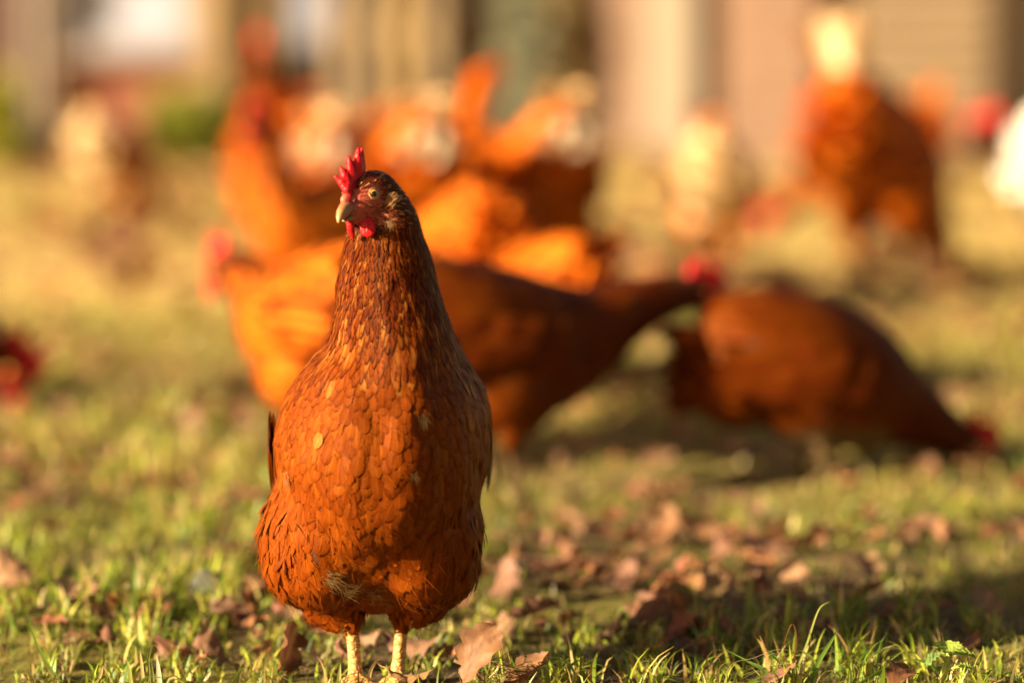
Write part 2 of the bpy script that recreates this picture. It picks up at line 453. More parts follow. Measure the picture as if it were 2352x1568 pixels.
# ------------------------------------------------------------------ the hero hen
def build_hero():
    root = empty("hen", (0, 0, 0))
    tag(root, "sharp focused reddish brown hen standing upright in front and facing the camera", "hen", "brown hens in the yard")
    # body: horizontal rings fitted to outline, depth from a hen's side view
    zs = [.055, .07, .10, .13, .16, .19, .22, .245, .27, .30, .33, .355, .372, .39, .402, .41]
    yf = [-.010, -.028, -.060, -.083, -.098, -.103, -.098, -.088, -.078, -.068, -.062, -.058, -.056, -.052, -.046, -.038]
    yb = [.05, .08, .13, .175, .205, .215, .20, .15, .085, .045, .025, .012, .004, -.002, -.008, -.016]
    tab = [(1398, 830, 900), (1385, 790, 945), (1350, 725, 1010), (1300, 695, 1045), (1250, 677, 1065), (1200, 666, 1080), (1150, 656, 1097), (1100, 650, 1107),
           (1050, 636, 1120), (1000, 631, 1127), (950, 642, 1125), (900, 663, 1110), (850, 694, 1081), (800, 744, 1054), (760, 760, 1036), (700, 771, 1018),
           (660, 775, 1006), (620, 780, 995), (580, 788, 982), (545, 797, 970), (510, 806, 962), (480, 817, 949), (450, 827, 932), (425, 833, 911), (405, 843, 890), (395, 852, 875)]
    rings = []; XC = XatY(857, -.08)
    for py, l, r in tab:
        z0 = W(870, py, 0).z
        f = np.interp(z0, zs, yf); b = np.interp(z0, zs, yb)
        yc = f * .55 + b * .45 if z0 > .27 else f * .45 + b * .40
        pl, pr = W(l, py, yc), W(r, py, yc)
        cx, a, z = (pl.x + pr.x) / 2, (pr.x - pl.x) / 2, pl.z
        ring = []
        for k in range(40):
            th = 2 * math.pi * k / 40; c, s_ = math.cos(th), math.sin(th)
            e = .92
            x = cx + a * math.copysign(abs(c) ** e, c)
            y = yc + (b - yc) * s_ if s_ > 0 else yc + (yc - f) * (-(abs(s_) ** e))
            # the back slopes: rear of ring lies lower, front breast slightly rounded
            if s_ < 0:     # crop cleft down the middle of the breast
                y += (.0055 * math.exp(-((x - XC) / .011) ** 2) * np.interp(z0, [.13, .17, .24, .285], [0, 1, 1, 0]) + .006 * math.exp(-((x - XC) / .02) ** 2) * np.interp(z0, [.06, .09, .13], [1, 1, 0])) * min(1, -s_ * 2)
            ring.append(Vector((x, y, z - (.035 * max(0, s_) * float(np.clip((z0 - .09) / .06, 0, 1)) if z0 < .2 else .0))))
        rings.append(ring)
    bm = bmesh.new(); add_rings(bm, rings)
    H = W(858, 458, -.036)
    Fh = Vector((-math.sin(R(36)), -math.cos(R(36)), -.16)).normalized()
    Lh = Vector((math.cos(R(36)), -math.sin(R(36)), 0)).normalized()
    Uh = Lh.cross(Fh) * -1
    if Uh.z < 0: Uh = -Uh
    rot = Matrix((Fh, Lh, Uh)).transposed()
    add_ell(bm, H + Fh * .004 + Uh * .001, (.028, .0185, .0215), rot)
    add_ell(bm, H + Fh * .018 - Uh * .003, (.020, .0125, .0150), rot)
    # thighs
    add_ell(bm, W(745, 1230, -.012), (.040, .050, .058)); add_ell(bm, W(970, 1232, -.010), (.040, .050, .058))
    add_ell(bm, W(692, 1240, .008), (.034, .058, .052)); add_ell(bm, W(1018, 1242, .010), (.032, .058, .052))
    add_ell(bm, W(742, 1316, .008), (.027, .042, .030)); add_ell(bm, W(982, 1316, .010), (.027, .042, .030))
    for (a, b_, c) in (((765, 1370), (806, 1440), .0), ((958, 1365), (922, 1430), .006)):
        A, B = W(a[0], a[1], .012 + c), W(b_[0], b_[1], .004 + c)
        add_tube(bm, [A, A.lerp(B, .4), A.lerp(B, .75), B], [.030, .024, .0165, .0100], 14)
    # shanks and toes belong to the same continuous body
    legs = []
    for (tp, bt, yy) in (((808, 1430), (818, 1566), .002), ((923, 1425), (913, 1566), .008)):
        A = W(tp[0], tp[1], yy); B = W(bt[0], bt[1], yy); B.z = gh(B.x, B.y) + .007
        legs.append((A, B))
        add_tube(bm, [A + Vector((0, 0, .01)), A.lerp(B, .3), A.lerp(B, .7), B], [.0066, .0059, .0058, .0072], 12)
        for ang, ln in ((-90, .052), (-58, .045), (-122, .045), (80, .022)):
            d = Vector((math.cos(R(ang)), math.sin(R(ang)), 0))
            pts = [B + d * (ln * t) + Vector((0, 0, -.002 + .003 * math.sin(t * 6) - .004 * t)) for t in (0, .35, .7, 1)]
            add_tube(bm, pts, [.0058, .0048, .0042, .0018], 8)
    body_me = remeshed(bm, .0024, 10, .5)
    # soften the creases where thighs, belly and breast meet, then add a little unevenness
    nv = len(body_me.vertices); co = np.empty(nv * 3, np.float32); body_me.vertices.foreach_get("co", co); co = co.reshape(-1, 3).astype(float)
    ed = np.empty(len(body_me.edges) * 2, np.int32); body_me.edges.foreach_get("vertices", ed); ed = ed.reshape(-1, 2)
    deg = np.bincount(ed.ravel(), minlength=nv)[:, None].astype(float)
    ww = (np.interp(co[:, 2], [.055, .075, .19, .22], [0, 1, 1, 0]) * .6)[:, None]
    for _ in range(26):
        acc = np.zeros_like(co); np.add.at(acc, ed[:, 0], co[ed[:, 1]]); np.add.at(acc, ed[:, 1], co[ed[:, 0]])
        co = co + (acc / np.maximum(deg, 1) - co) * ww
    nr = np.empty(nv * 3, np.float32); body_me.vertices.foreach_get("normal", nr); nr = nr.reshape(-1, 3)
    amp = np.array([.0024 * mnoise.noise(Vector(c) * 34) + .0012 * mnoise.noise(Vector(c) * 75) for c in co.tolist()]) * np.clip((.36 - co[:, 2]) / .03, 0, 1) * np.clip((co[:, 2] - .06) / .02, 0, 1)
    co = co + nr * amp[:, None]
    body_me.vertices.foreach_set("co", co.astype(np.float32).ravel()); body_me.update()
    V, T = tri_np(body_me)
    legz = min(l[0].z for l in legs) + .002
    body_me.materials.clear()
    for m in (M_SKIN, M_LEG, M_FACE): body_me.materials.append(m)
    beakc = H + Fh * .034
    eyeL = W(861, 445, -.055)
    eyeR = H + Fh * .010 - Lh * .0155 + Uh * .004
    for p in body_me.polygons:
        p.use_smooth = True; c = p.center
        if c.z < legz and (c.z < .028 or any((Vector((c.x, c.y)) - Vector((l[0].x, l[0].y))).length < .0125 for l in legs)): p.material_index = 1
        elif (c - H).dot(Fh) > .004 and (c - H).length < .04 and c.z > H.z - .018: p.material_index = 2
    body = obj("body", body_me, root)
    bvh = BVHTree.FromPolygons([Vector(v) for v in V.tolist()], T.tolist())
    def onsurf(px, py):
        loc, nm, _, _ = bvh.ray_cast(CAM, ray(px, py).normalized())
        return (loc, nm) if loc is not None else bvh.find_nearest(W(px, py, -.05))[:2]
    loc, nm = onsurf(860, 445); eyeL = loc - nm * .0020; enL = nm.copy()
    loc, nm, _, _ = bvh.find_nearest(eyeR); eyeR = loc - nm * .0020; enR = nm.copy()
    Hn = np.array(H); Fn = np.array(Fh); Ln = np.array(Lh); Un = np.array(Uh)
    g = np.random.default_rng(11)
    cuff = legz + .004
    def headd(P): return np.linalg.norm(P - Hn, axis=1)
    def radius(P):
        z = P[:, 2]; hd = headd(P)
        r = np.interp(z, [.04, .10, .14, .19, .235, .26, .30, .34, .37], [.0085, .0085, .0080, .0076, .0064, .0050, .0040, .0028, .0026])
        r = np.where((P[:, 1] > .06), np.maximum(r, .010), r)
        fwd = (P - Hn) @ Fn
        r = np.where(hd < .034, .0017 + .0008 * np.clip(-fwd / .02, 0, 1), r)
        return r
    def keep(P):
        nl = np.min([np.hypot(P[:, 0] - l[0].x, P[:, 1] - l[0].y) for l in legs], axis=0)
        k = (P[:, 2] > cuff) | ((P[:, 2] > .03) & (nl > .015))
        fwd = (P - Hn) @ Fn
        k &= ~((fwd > .026) & (headd(P) < .045) & (((P - Hn) @ Un) < .012) & (P[:, 2] > Hn[2] - .022))
        k &= np.linalg.norm(P - np.array(eyeL), axis=1) > .0074
        k &= np.linalg.norm(P - np.array(eyeR), axis=1) > .0068
        return k
    P, Nn = dart(V, T, 190000, radius, keep, 5)
    nsm = [bvh.find_nearest(Vector(p))[1] for p in P]
    cream_at = [onsurf(px, py)[0] for px, py in ((742, 998), (765, 872), (1058, 872), (1083, 893), (1078, 970))]
    ci = set()
    for c in cream_at:
        ci.add(int(np.argmin(np.linalg.norm(P - np.array(c), axis=1))))
    fe = Feathers(); fl = Feathers()
    order = np.argsort(P[:, 2])
    for i in order:
        p = P[i]; n = nsm[i]; z = p[2]; rel = p - Hn; hd = float(np.linalg.norm(rel)); fwd = float(rel @ Fn)
        jit = Vector(g.normal(0, .10 if p[2] > .2 else .17, 3))
        if hd < .036 and z > .335:
            # bristly head feathers sweeping back from the beak
            lat = float(rel @ Ln)
            d = Vector(-Fn) * 1.0 + Vector((0, 0, -.35 if rel[2] < .004 else .0)) + jit * .8
            near_eye = np.linalg.norm(p - np.array(eyeL)) < .011
            bare = fwd > .013 and rel[2] < .009
            if fwd > .019 and bare and g.random() < .6: continue
            L_ = g.uniform(.0040, .0062) * (1 + .7 * max(0, -fwd / .02)); Wd = g.uniform(.0012, .0019) * (1 + .4 * max(0, -fwd / .02))
            if bare: L_ *= .62; Wd *= .6
            q = g.random()
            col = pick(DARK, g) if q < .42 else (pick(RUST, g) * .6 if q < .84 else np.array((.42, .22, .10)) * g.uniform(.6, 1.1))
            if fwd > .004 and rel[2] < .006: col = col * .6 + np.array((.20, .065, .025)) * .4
            tuft = np.linalg.norm(p - np.array(EAR)) if False else 1
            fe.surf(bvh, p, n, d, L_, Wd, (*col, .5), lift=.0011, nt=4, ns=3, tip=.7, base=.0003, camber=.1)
            continue
        side = np.clip((p[0] - .005) / .09, -1, 1)
        if z > .245 or (z > .235 and p[1] < 0):
            d = Vector((side * .25, .10 if p[1] > -.02 else 0, -1)) + jit
        elif z > .125:
            d = Vector((side * .22, .55 * abs(side) if p[1] < .05 else 1.2, -1 if p[1] < .05 else -.25)) + jit
        else:
            d = Vector((-side * .25, .25, -1)) + jit * 1.6
        L_ = float(np.interp(z, [.04, .09, .13, .19, .24, .27, .31, .36], [.013, .029, .028, .0230, .0215, .0240, .0205, .011])) * g.uniform(.82, 1.2)
        Wd = float(np.interp(z, [.04, .09, .13, .19, .235, .26, .30, .36], [.012, .0150, .0150, .0134, .0112, .0076, .0056, .0027])) * g.uniform(.9, 1.12)
        if p[1] > .06: L_ *= 1.5; Wd *= 1.35
        neck = float(np.interp(z, [.225, .265, .30], [0, .55, 1]))
        q = g.random()
        nkd = .34 + .34 * float(np.clip((z - .27) / .05, 0, 1))
        if q < neck * nkd:
            col = pick(DARK, g); col = col * neck + pick(RUST, g) * (1 - neck) * .8
        elif q < neck * (nkd + .30): col = pick([(.25, .088, .012), (.22, .068, .008), (.20, .056, .006)], g)
        else: col = pick(RUST, g)
        col = col * (1 + .10 * (vnoise(p[0] * 40 + 9, p[2] * 40) - .5))
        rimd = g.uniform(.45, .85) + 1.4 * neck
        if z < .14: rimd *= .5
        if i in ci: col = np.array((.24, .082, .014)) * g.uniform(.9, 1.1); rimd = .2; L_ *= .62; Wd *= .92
        tip = min(.8, .62 * Wd / L_) if neck < .35 else .85
        soft = z < .118
        tgt = fl if soft else fe
        lift = (.0011 if soft else float(np.interp(neck, [0, 1], [.0005, .0009]))) * g.uniform(.6, 1.3)
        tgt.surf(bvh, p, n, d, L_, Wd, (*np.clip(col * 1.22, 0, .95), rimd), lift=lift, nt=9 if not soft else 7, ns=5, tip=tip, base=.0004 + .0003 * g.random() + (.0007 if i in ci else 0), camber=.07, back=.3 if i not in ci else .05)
    # loose barbs: flanks, belly, throat and nape
    gi = rng.choice(len(P), 9000)
    for i in gi:
        p = P[i]; n = Vector(nsm[i]); z = p[2]; hd = np.linalg.norm(p - Hn)
        if hd < .03: continue
        if z < .14: Ls, Wd, k, bd = g.uniform(.010, .026), .0008, .5, -.22
        elif z > .27: Ls, Wd, k, bd = g.uniform(.005, .011), .0006, .35, -.2
        else:
            if g.random() < .35: continue
            Ls, Wd, k, bd = g.uniform(.004, .010), .00042, .28, -.2
        side = np.clip(p[0] / .09, -1, 1)
        d = Vector((side * .2, .25, -1)) + Vector(g.normal(0, .35, 3)); d = (d - n * d.dot(n)).normalized() + n * k * g.random()
        col = pick(RUST, g) if z < .2 or g.random() < .4 else pick(DARK, g)
        fl.strand(Vector(p) + n * .0015, d, n, Ls, Wd, (*np.clip(col * 1.15, 0, .9), 0), bend=bd)
    for i in g.choice(len(P), 5200):
        p = P[i]; z = p[2]
        if not (.062 < z < .155) or (abs(p[0]) < .05 and z > .085) : continue
        n = Vector(nsm[i]); d = Vector((np.sign(p[0]) * .25, .15, -1)) + Vector(g.normal(0, .3, 3)); d = (d - n * d.dot(n)).normalized() + n * g.uniform(.05, .28)
        fl.free(Vector(p) + n * .001, d, n, g.uniform(.012, .022), g.uniform(.003, .007), (*np.clip(pick(RUST, g) * 1.1, 0, .9), .1), nt=5, ns=3, bend=.22, camber=.1, tip=.6)
    for (A, B_) in legs:      # feather 'trousers' narrowing onto the shanks
        for k in range(150):
            a = g.uniform(0, 6.283); t = g.random(); rr = .0065 + .0085 * t; c = Vector((A.x + rr * math.cos(a), A.y + rr * math.sin(a), A.z - .004 + .020 * t))
            n = Vector((math.cos(a), math.sin(a), .15)).normalized(); d = Vector((-math.cos(a) * .30, -math.sin(a) * .30, -1)) + Vector(g.normal(0, .14, 3))
            fl.free(c, d, n, g.uniform(.008, .014), g.uniform(.003, .006), (*np.clip(pick(RUST, g), 0, .9), .1), nt=5, ns=3, bend=.10, camber=.1, tip=.6)
    # a few escaped white down tufts on the breast and between the thighs
    for (px, py, n_, sc_) in ((966, 958, 40, .9), (946, 1088, 24, .7), (752, 1322, 60, 1.5), (790, 1345, 50, 1.6), (858, 1352, 50, 1.5), (636, 1100, 30, .9), (893, 512, 26, .55)):
        c, nm = onsurf(px, py)
        for k in range(n_):
            d = Vector(g.normal(0, .30, 3)) + (Vector((.8, -.1, -.45)) if 1300 < py < 1350 else Vector((.25, -.1, -.8))) ; d = (d - nm * d.dot(nm)).normalized() + nm * .3 * g.random()
            o_ = Vector(g.normal(0, .0022, 3)) * sc_
            fl.strand(c + nm * .0038 + o_, d, nm, g.uniform(.006, .014) * sc_, .00055, (*(pick(CREAM, g) * np.array((.40, .33, .25))), 0), bend=-.3)
    fe.build("plumage", M_FEATHER, root); fl.build("fluff", M_FLUFF, root)
    # wings
    for sgn, pts in ((-1, ((690, 900, .03), (628, 1000, .035), (622, 1070, .04), (655, 1105, .05))), (1, ((1075, 900, .05), (1112, 1000, .055), (1110, 1060, .06), (1090, 1100, .07)))):
        wf = Feathers()
        for r_ in range(5):
            for k in range(9):
                t = k / 8
                y = (.0 if sgn < 0 else .05) + r_ * .034 + .012 * t
                z0 = .224 - .05 * t - r_ * .006
                near, nm, _, _ = bvh.find_nearest(Vector((sgn * .12, y, z0)))
                d = Vector((sgn * .06, .55 + .25 * r_ * .2, -.62 + .08 * r_))
                col = pick(RUST, g) * g.uniform(.7, 1.0)
                wf.free(near + nm * ((.0010 + .0035 * min(r_, 2) if sgn < 0 else .0015) + .0014 * r_ * (1 - t)), d, nm, .050 + .010 * r_, .017, (*col, .8), bend=.10 if sgn > 0 else .05, tip=.4)
        wf.build("wing", M_FEATHER, root)
    # tail: a steep tent of quills behind the body
    tf = Feathers()
    for k in range(14):
        a = (k - 6.5) / 6.5
        d = Vector((a * .30, .75, .55 - .2 * abs(a)))
        tf.free(Vector((a * .022 + .002, .185, .205 - .01 * abs(a))), d, Vector((a * 1.4, -.5, .7)), .125 + .02 * g.random(), .032, (*(pick(RUST, g) * .8), .6), bend=-.05 if abs(a) < .5 else .05)
    tf.build("tail", M_FEATHER, root)
    # comb
    Ys = (-.060, -.057, -.053, -.049, -.045)
    B = [W(x, y, Y) for x, y, Y in ((797, 436, -.063), (800, 424, -.060), (809, 412, -.056), (820, 404, -.051), (829, 400, -.047))]
    Mm = [W(x, y, Y) for x, y, Y in ((785, 420, -.062), (792, 405, -.059), (806, 392, -.055), (822, 380, -.050), (830, 378, -.046))]
    Tp = [W(x, y, Y) for x, y, Y in ((769, 405, -.062), (783, 384, -.059), (801, 359, -.055), (823, 341, -.050), (831, 343, -.045))]
    r0 = [.0027, .0036, .0042, .0046, .0034]
    sp = []; ba = []
    for b_, m_, t_, r in zip(B, Mm, Tp, r0):
        mm_ = m_.lerp(t_, .55); sp += [(b_, m_, .0040, r), (m_, mm_, r, r * .72), (mm_, t_, r * .72, .0012)]
    for s_ in (B, Mm):
        for a_, b_ in zip(s_[:-1], s_[1:]): ba.append((a_, b_, .0033, .0033))
    ba.append((W(803, 452, -.062), B[0], .0030, .0032)); ba.append((W(800, 446, -.064), Mm[0], .0026, .0022)); ba.append((W(811, 436, -.057), W(823, 418, -.050), .0036, .0036))
    ba.append((W(798, 462, -.066), W(803, 448, -.063), .0030, .0028))
    obj("comb", comb_mesh(sp, ba, .0008, M_COMB), root)
    # beak
    def sec(c, d, hh, hw): 
        up = (Uh - d * Uh.dot(d)).normalized(); return (c, d, hh, hw, d.cross(up).normalized(), up)
    C = [W(812, 471, -.052), W(802, 476, -.061), W(793, 482, -.067), W(785, 491, -.072), W(780, 501, -.076), W(777.5, 511, -.078)]
    D = [(C[min(i + 1, 5)] - C[max(i - 1, 0)]).normalized() for i in range(6)]
    S = [sec(c, d, h, w_) for c, d, h, w_ in zip(C, D, (.0062, .0068, .0066, .0054, .0034, .0012), (.0080, .0070, .0056, .0043, .0028, .0010))]
    Vb, Fb, Tb, Cb = beak_mesh(S)
    bk = obj("beak", mesh_np("beak", [tuple(v) for v in Vb], [np.array(Fb), np.array(Tb)], M_BEAK, True, Cb), root)
    C = [W(826, 489, -.050), W(812, 496, -.059), W(799, 502, -.066), W(789, 508, -.070)]
    D = [(C[min(i + 1, 3)] - C[max(i - 1, 0)]).normalized() for i in range(4)]
    S = [sec(c, d, h, w_) for c, d, h, w_ in zip(C, D, (.0028, .0030, .0024, .0010), (.0068, .0058, .0040, .0016))]
    Vb, Fb, Tb, Cb = beak_mesh(S, (.26, .15, .06), (.24, .09, .05))
    obj("lower_beak", mesh_np("lower_beak", [tuple(v) for v in Vb], [np.array(Fb), np.array(Tb)], M_BEAK, True, Cb), bk)
    # fleshy nostril cover
    bm = bmesh.new(); c0 = W(809, 459, -.061)
    add_ell(bm, c0, (.0056, .0046, .0044), rot, 14, 10); add_ell(bm, W(796, 459, -.064), (.006, .0042, .0048), rot, 14, 10)
    me = remeshed(bm, .0009, 3); me.materials.clear(); me.materials.append(flesh_mat("nostril_flesh", (.32, .085, .05), (.40, .12, .07), 700)); [setattr(p, 'use_smooth', True) for p in me.polygons]
    cere = obj("nostril_cover", me, root)
    bm = bmesh.new(); add_ell(bm, c0 + Lh * .0046 + Fh * .002 + Vector((0, -.0012, 0)), (.0026, .0010, .0012), rot, 10, 8)
    bm_obj("nostril", bm, simple("nostril_hole", (.12, .03, .02), .7), cere)
    # wattles
    for (top, mid, bot, rr, nrm) in (((832, 488, -.056), (843, 520, -.060), (845, 530, -.060), (.0068, .0026, .0092), Lh), ((800, 500, -.062), (806, 523, -.062), (809, 545, -.060), (.0030, .0022, .0090), Lh)):
        bm = bmesh.new(); c = W(*mid); t_ = W(*top); b_ = W(*bot)
        axis = (t_ - b_).normalized(); xx = Vector((1, 0, 0)); xx = (xx - axis * xx.dot(axis)).normalized(); yy = axis.cross(xx)
        rm = Matrix((xx, yy, axis)).transposed()
        add_ell(bm, c, rr, rm, 18, 12)
        add_tube(bm, [t_, t_.lerp(c, .5), c], [.0026, .0030, .0035], 10); add_ell(bm, t_, (.003,) * 3, seg=8, rings=6)
        add_tube(bm, [c, c.lerp(b_, .6), b_], [.003, .0026, .0016], 10)
        me = remeshed(bm, .0008, 4); me.materials.clear(); me.materials.append(M_COMB); [setattr(p, 'use_smooth', True) for p in me.polygons]
        obj("wattle", me, root)
    # eyes
    for e, en in ((eyeL, enL), (eyeR, enR)):
        s_, m_ = frame(en); rm = Matrix((s_, m_, en)).transposed()
        bm = bmesh.new(); add_ell(bm, e, (.0040, .0040, .0040), rm, 24, 14)
        eye = bm_obj("eye", bm, M_IRIS, root)
        gz = (en * .8 + Fh * .12 + ((CAM - e).normalized() * .9 if en.x > 0 else Vector((0, 0, 0)))).normalized(); s2, m2 = frame(gz); rg = Matrix((s2, m2, gz)).transposed()
        bm = bmesh.new(); add_ell(bm, e + gz * .0035, (.0023, .0023, .0011), rg, 20, 12)
        bm_obj("pupil", bm, M_PUPIL, eye)
        bm = bmesh.new(); c = e + en * .0016; pts = [c + s_ * (.0041 * math.cos(2 * math.pi * k / 24)) + m_ * (.0039 * math.sin(2 * math.pi * k / 24)) for k in range(25)]
        add_tube(bm, pts, .00085, 8, cap=False); bm_obj("eyelid", bm, M_LID, eye)
    # pale feathered ear lobes
    for (c, sg) in ((onsurf(899, 462)[0], 1), (H - Fh * .012 - Lh * .019, -1)):
        loc, nm, _, _ = bvh.find_nearest(c); ef = Feathers()
        for k in range(60):
            o_ = Vector(g.normal(0, 1, 3)); o_ = (o_ - nm * o_.dot(nm)) * .0017
            q, qn, _, _ = bvh.find_nearest(loc + o_)
            d = -Fh + Uh * (.55 + .3 * g.random()) + Vector(g.normal(0, .14, 3))
            col = np.array((.40, .22, .09)) * g.uniform(.55, 1.25)
            ef.surf(bvh, q + qn * .0012, qn, d, g.uniform(.005, .008), g.uniform(.0014, .0024), (*col, .5), lift=.0028 * g.random() + .0008, nt=5, ns=3, tip=.8, base=.0012, camber=.1)
        ef.build("ear_lobe", M_FLUFF, root)
    return root

# ------------------------------------------------------------------ generic hens for the flock
# local frame: +X forward, +Z up, feet at origin
POSES = {
    'upright': dict(spine=[(-.175, .285, .022, .026), (-.135, .262, .052, .055), (-.085, .232, .078, .080), (-.02, .205, .088, .092), (.045, .200, .083, .088), (.088, .225, .066, .068), (.108, .270, .048, .048), (.118, .315, .036, .036), (.124, .350, .028, .028), (.130, .378, .021, .023)],
                    head=(.140, .388), hp=-8, tail=50),
    'lean': dict(spine=[(-.175, .275, .022, .026), (-.135, .255, .052, .055), (-.085, .228, .080, .080), (-.02, .200, .088, .090), (.045, .190, .082, .085), (.098, .202, .062, .062), (.140, .222, .046, .045), (.180, .238, .035, .034), (.215, .248, .027, .027), (.240, .250, .021, .023)],
                 head=(.252, .250), hp=-22, tail=38),
    'graze': dict(spine=[(-.145, .192, .024, .028), (-.115, .183, .055, .060), (-.070, .165, .082, .086), (-.01, .138, .092, .096), (.048, .117, .084, .086), (.092, .098, .062, .062), (.126, .082, .046, .045), (.154, .066, .035, .034), (.178, .052, .027, .027), (.192, .046, .021, .023)],
                 head=(.202, .040), hp=-35, tail=14),
    'peck': dict(spine=[(-.165, .325, .022, .026), (-.130, .296, .052, .055), (-.085, .252, .080, .080), (-.02, .208, .088, .092), (.045, .178, .080, .084), (.098, .150, .060, .060), (.140, .120, .045, .044), (.172, .090, .035, .034), (.198, .066, .027, .027), (.215, .050, .021, .023)],
                 head=(.224, .040), hp=-52, tail=62),
}
def build_hen(pose, pool, cream_fluff=False, cream_rear=False, white=False, cream_tail=False, seed=1, longtail=1.0):
    """prototype built at the origin; returns its root"""
    g = np.random.default_rng(seed); q = POSES[pose]
    root = empty("hen")
    S = np.array(q['spine']); S = cr(S, 6)
    bm = bmesh.new(); rings = []
    for i, (x, z, ry, rz) in enumerate(S):
        t = S[min(i + 1, len(S) - 1)][:2] - S[max(i - 1, 0)][:2]; t = t / np.linalg.norm(t); nx, nz = -t[1], t[0]
        rings.append([Vector((x + nx * rz * math.sin(a), ry * math.cos(a), z + nz * rz * math.sin(a))) for a in [2 * math.pi * k / 20 for k in range(20)]])
    add_rings(bm, rings)
    for x, z, ry, rz in S[::2]: add_ell(bm, Vector((x, 0, z)), (min(ry, rz) * .9, ry * .97, rz * .97), seg=14, rings=8)
    hx, hz = q['head']; Hc = Vector((hx, 0, hz)); hp = R(q['hp']); Fh = Vector((math.cos(hp), 0, math.sin(hp))); Uh = Vector((-math.sin(hp), 0, math.cos(hp))); Lh = Vector((0, 1, 0))
    rot = Matrix((Fh, Lh, Uh)).transposed()
    add_ell(bm, Hc, (.028, .0185, .0215), rot); add_ell(bm, Hc + Fh * .016 - Uh * .003, (.020, .0125, .0145), rot)
    # fluffy rear and thighs, shanks, toes
    tb = Vector((S[6][0], 0, S[6][1])); add_ell(bm, tb + Vector((.0, 0, -.055)), (.060, .068, .060))
    for sg in (-1, 1):
        add_ell(bm, Vector((-.01, sg * .048, .145)), (.058, .036, .058))
        add_tube(bm, [(-.008, sg * .046, .115), (-.014, sg * .045, .085), (-.02, sg * .044, .068)], [.030, .018, .009], 10)
        add_tube(bm, [(-.02, sg * .044, .075), (-.012, sg * .043, .04), (-.006, sg * .042, .008)], [.0068, .006, .0068], 8)
        for ang, ln in ((0, .05), (32, .043), (-32, .043), (175, .022)):
            d = Vector((math.cos(R(ang)), math.sin(R(ang)), 0)); B = Vector((-.006, sg * .042, .007))
            add_tube(bm, [B, B + d * ln * .6, B + d * ln + Vector((0, 0, -.003))], [.0058, .0045, .002], 6)
    me = remeshed(bm, .005, 6, .5); V, T = tri_np(me)
    me.materials.clear(); 
    for m in (M_WHITESKIN if white else M_SKIN, M_LEG2): me.materials.append(m)
    for p in me.polygons:
        p.use_smooth = True
        if p.center.z < .070 and (p.center - Hc).length > .06 and p.center.x < .10: p.material_index = 1
    obj("body", me, root)
    bvh = BVHTree.FromPolygons([Vector(v) for v in V.tolist()], T.tolist())
    Hn = np.array(Hc)
    SX = S[:, :2]
    def spn(P):
        dd = (P[:, None, 0] - SX[None, :, 0]) ** 2 + (P[:, None, 2] - SX[None, :, 1]) ** 2
        return np.argmin(dd, 1)
    ns_ = len(S)
    def rad(P):
        k = spn(P) / (ns_ - 1); r = np.interp(k, [0, .3, .55, .7, 1], [.013, .015, .014, .010, .006]); return r
    def keep(P):
        return ((P[:, 2] > .072) | (P[:, 0] > .10) | (np.linalg.norm(P - Hn, axis=1) < .06)) & (np.linalg.norm(P - Hn - np.array(Fh) * .03, axis=1) > .016)
    P, Nn = dart(V, T, 9000, rad, keep, seed)
    kk = spn(P); fe = Feathers()
    for i in np.argsort(-P[:, 0]):
        k = kk[i]; f = k / (ns_ - 1); p = P[i]; n = bvh.find_nearest(Vector(p))[1]
        tg = SX[max(k - 1, 0)] - SX[min(k + 1, ns_ - 1)]; tg = tg / max(np.linalg.norm(tg), 1e-6)
        d = Vector((tg[0], 0, tg[1])) + Vector((0, 0, -.35)) + Vector(g.normal(0, .12, 3))
        L_ = float(np.interp(f, [0, .3, .6, .75, 1], [.040, .042, .034, .028, .012])); Wd = float(np.interp(f, [0, .3, .55, .75, 1], [.022, .025, .021, .012, .006]))
        if white: col = np.array((.82, .79, .72)) * g.uniform(.9, 1.05)
        else:
            q_ = g.random(); nk = np.interp(f, [.55, .75], [0, .55])
            col = pick(DARK[1:], g) if q_ < nk + .05 else pick(pool, g)
            lowrear = p[0] < -.06 and (p[2] < S[max(k, 0)][1] + .01)
            if cream_rear and p[0] < -.055 and g.random() < (.97 if lowrear else .75): col = pick(CREAM, g)
        fe.surf(bvh, p, n, d, L_, Wd, (*np.clip(col, 0, .95), g.uniform(.2, .7)), lift=.003, nt=5, ns=4, base=.0006, camber=.12)
    fe.build("plumage", M_FEATHER, root)
    for sg in (-1, 1):
        wf = Feathers()
        for r_ in range(4):
            for k in range(7):
                x = .06 - .045 * r_ - .004 * k; z = S[20][1] + .055 - .013 * k
                loc, nm, _, _ = bvh.find_nearest(Vector((x, sg * .13, z)))
                col = np.array((.8, .77, .7)) if white else pick(pool if g.random() < .55 else DARK[2:], g)
                wf.free(loc + nm * (.004 + .001 * r_), Vector((-1, sg * .08 * (1 if r_ < 2 else -1), -.05)), nm, .06 + .012 * r_, .022, (*col, .8), bend=.10, nt=5, ns=3)
        wf.build("wing", M_FEATHER, root)
    tf = Feathers(); ta = R(q['tail']); tb = Vector((S[2][0], 0, S[2][1]))
    for k in range(14):
        a = (k - 6.5) / 6.5
        d = Vector((-math.cos(ta + .25 * abs(a)), a * .32, math.sin(ta - .22 * abs(a))))
        col = np.array((.82, .79, .72)) if white else (pick(CREAM, g) if (cream_tail or (cream_rear and g.random() < .3)) else pick(pool, g) * .95)
        tf.free(tb + Vector((0, a * .02, .0)), d, Vector((.35, a * 1.3, .8)), (.12 + .02 * g.random()) * longtail, .034 if longtail < 1.2 else .046, (*col, .5), bend=.04, nt=5, ns=4)
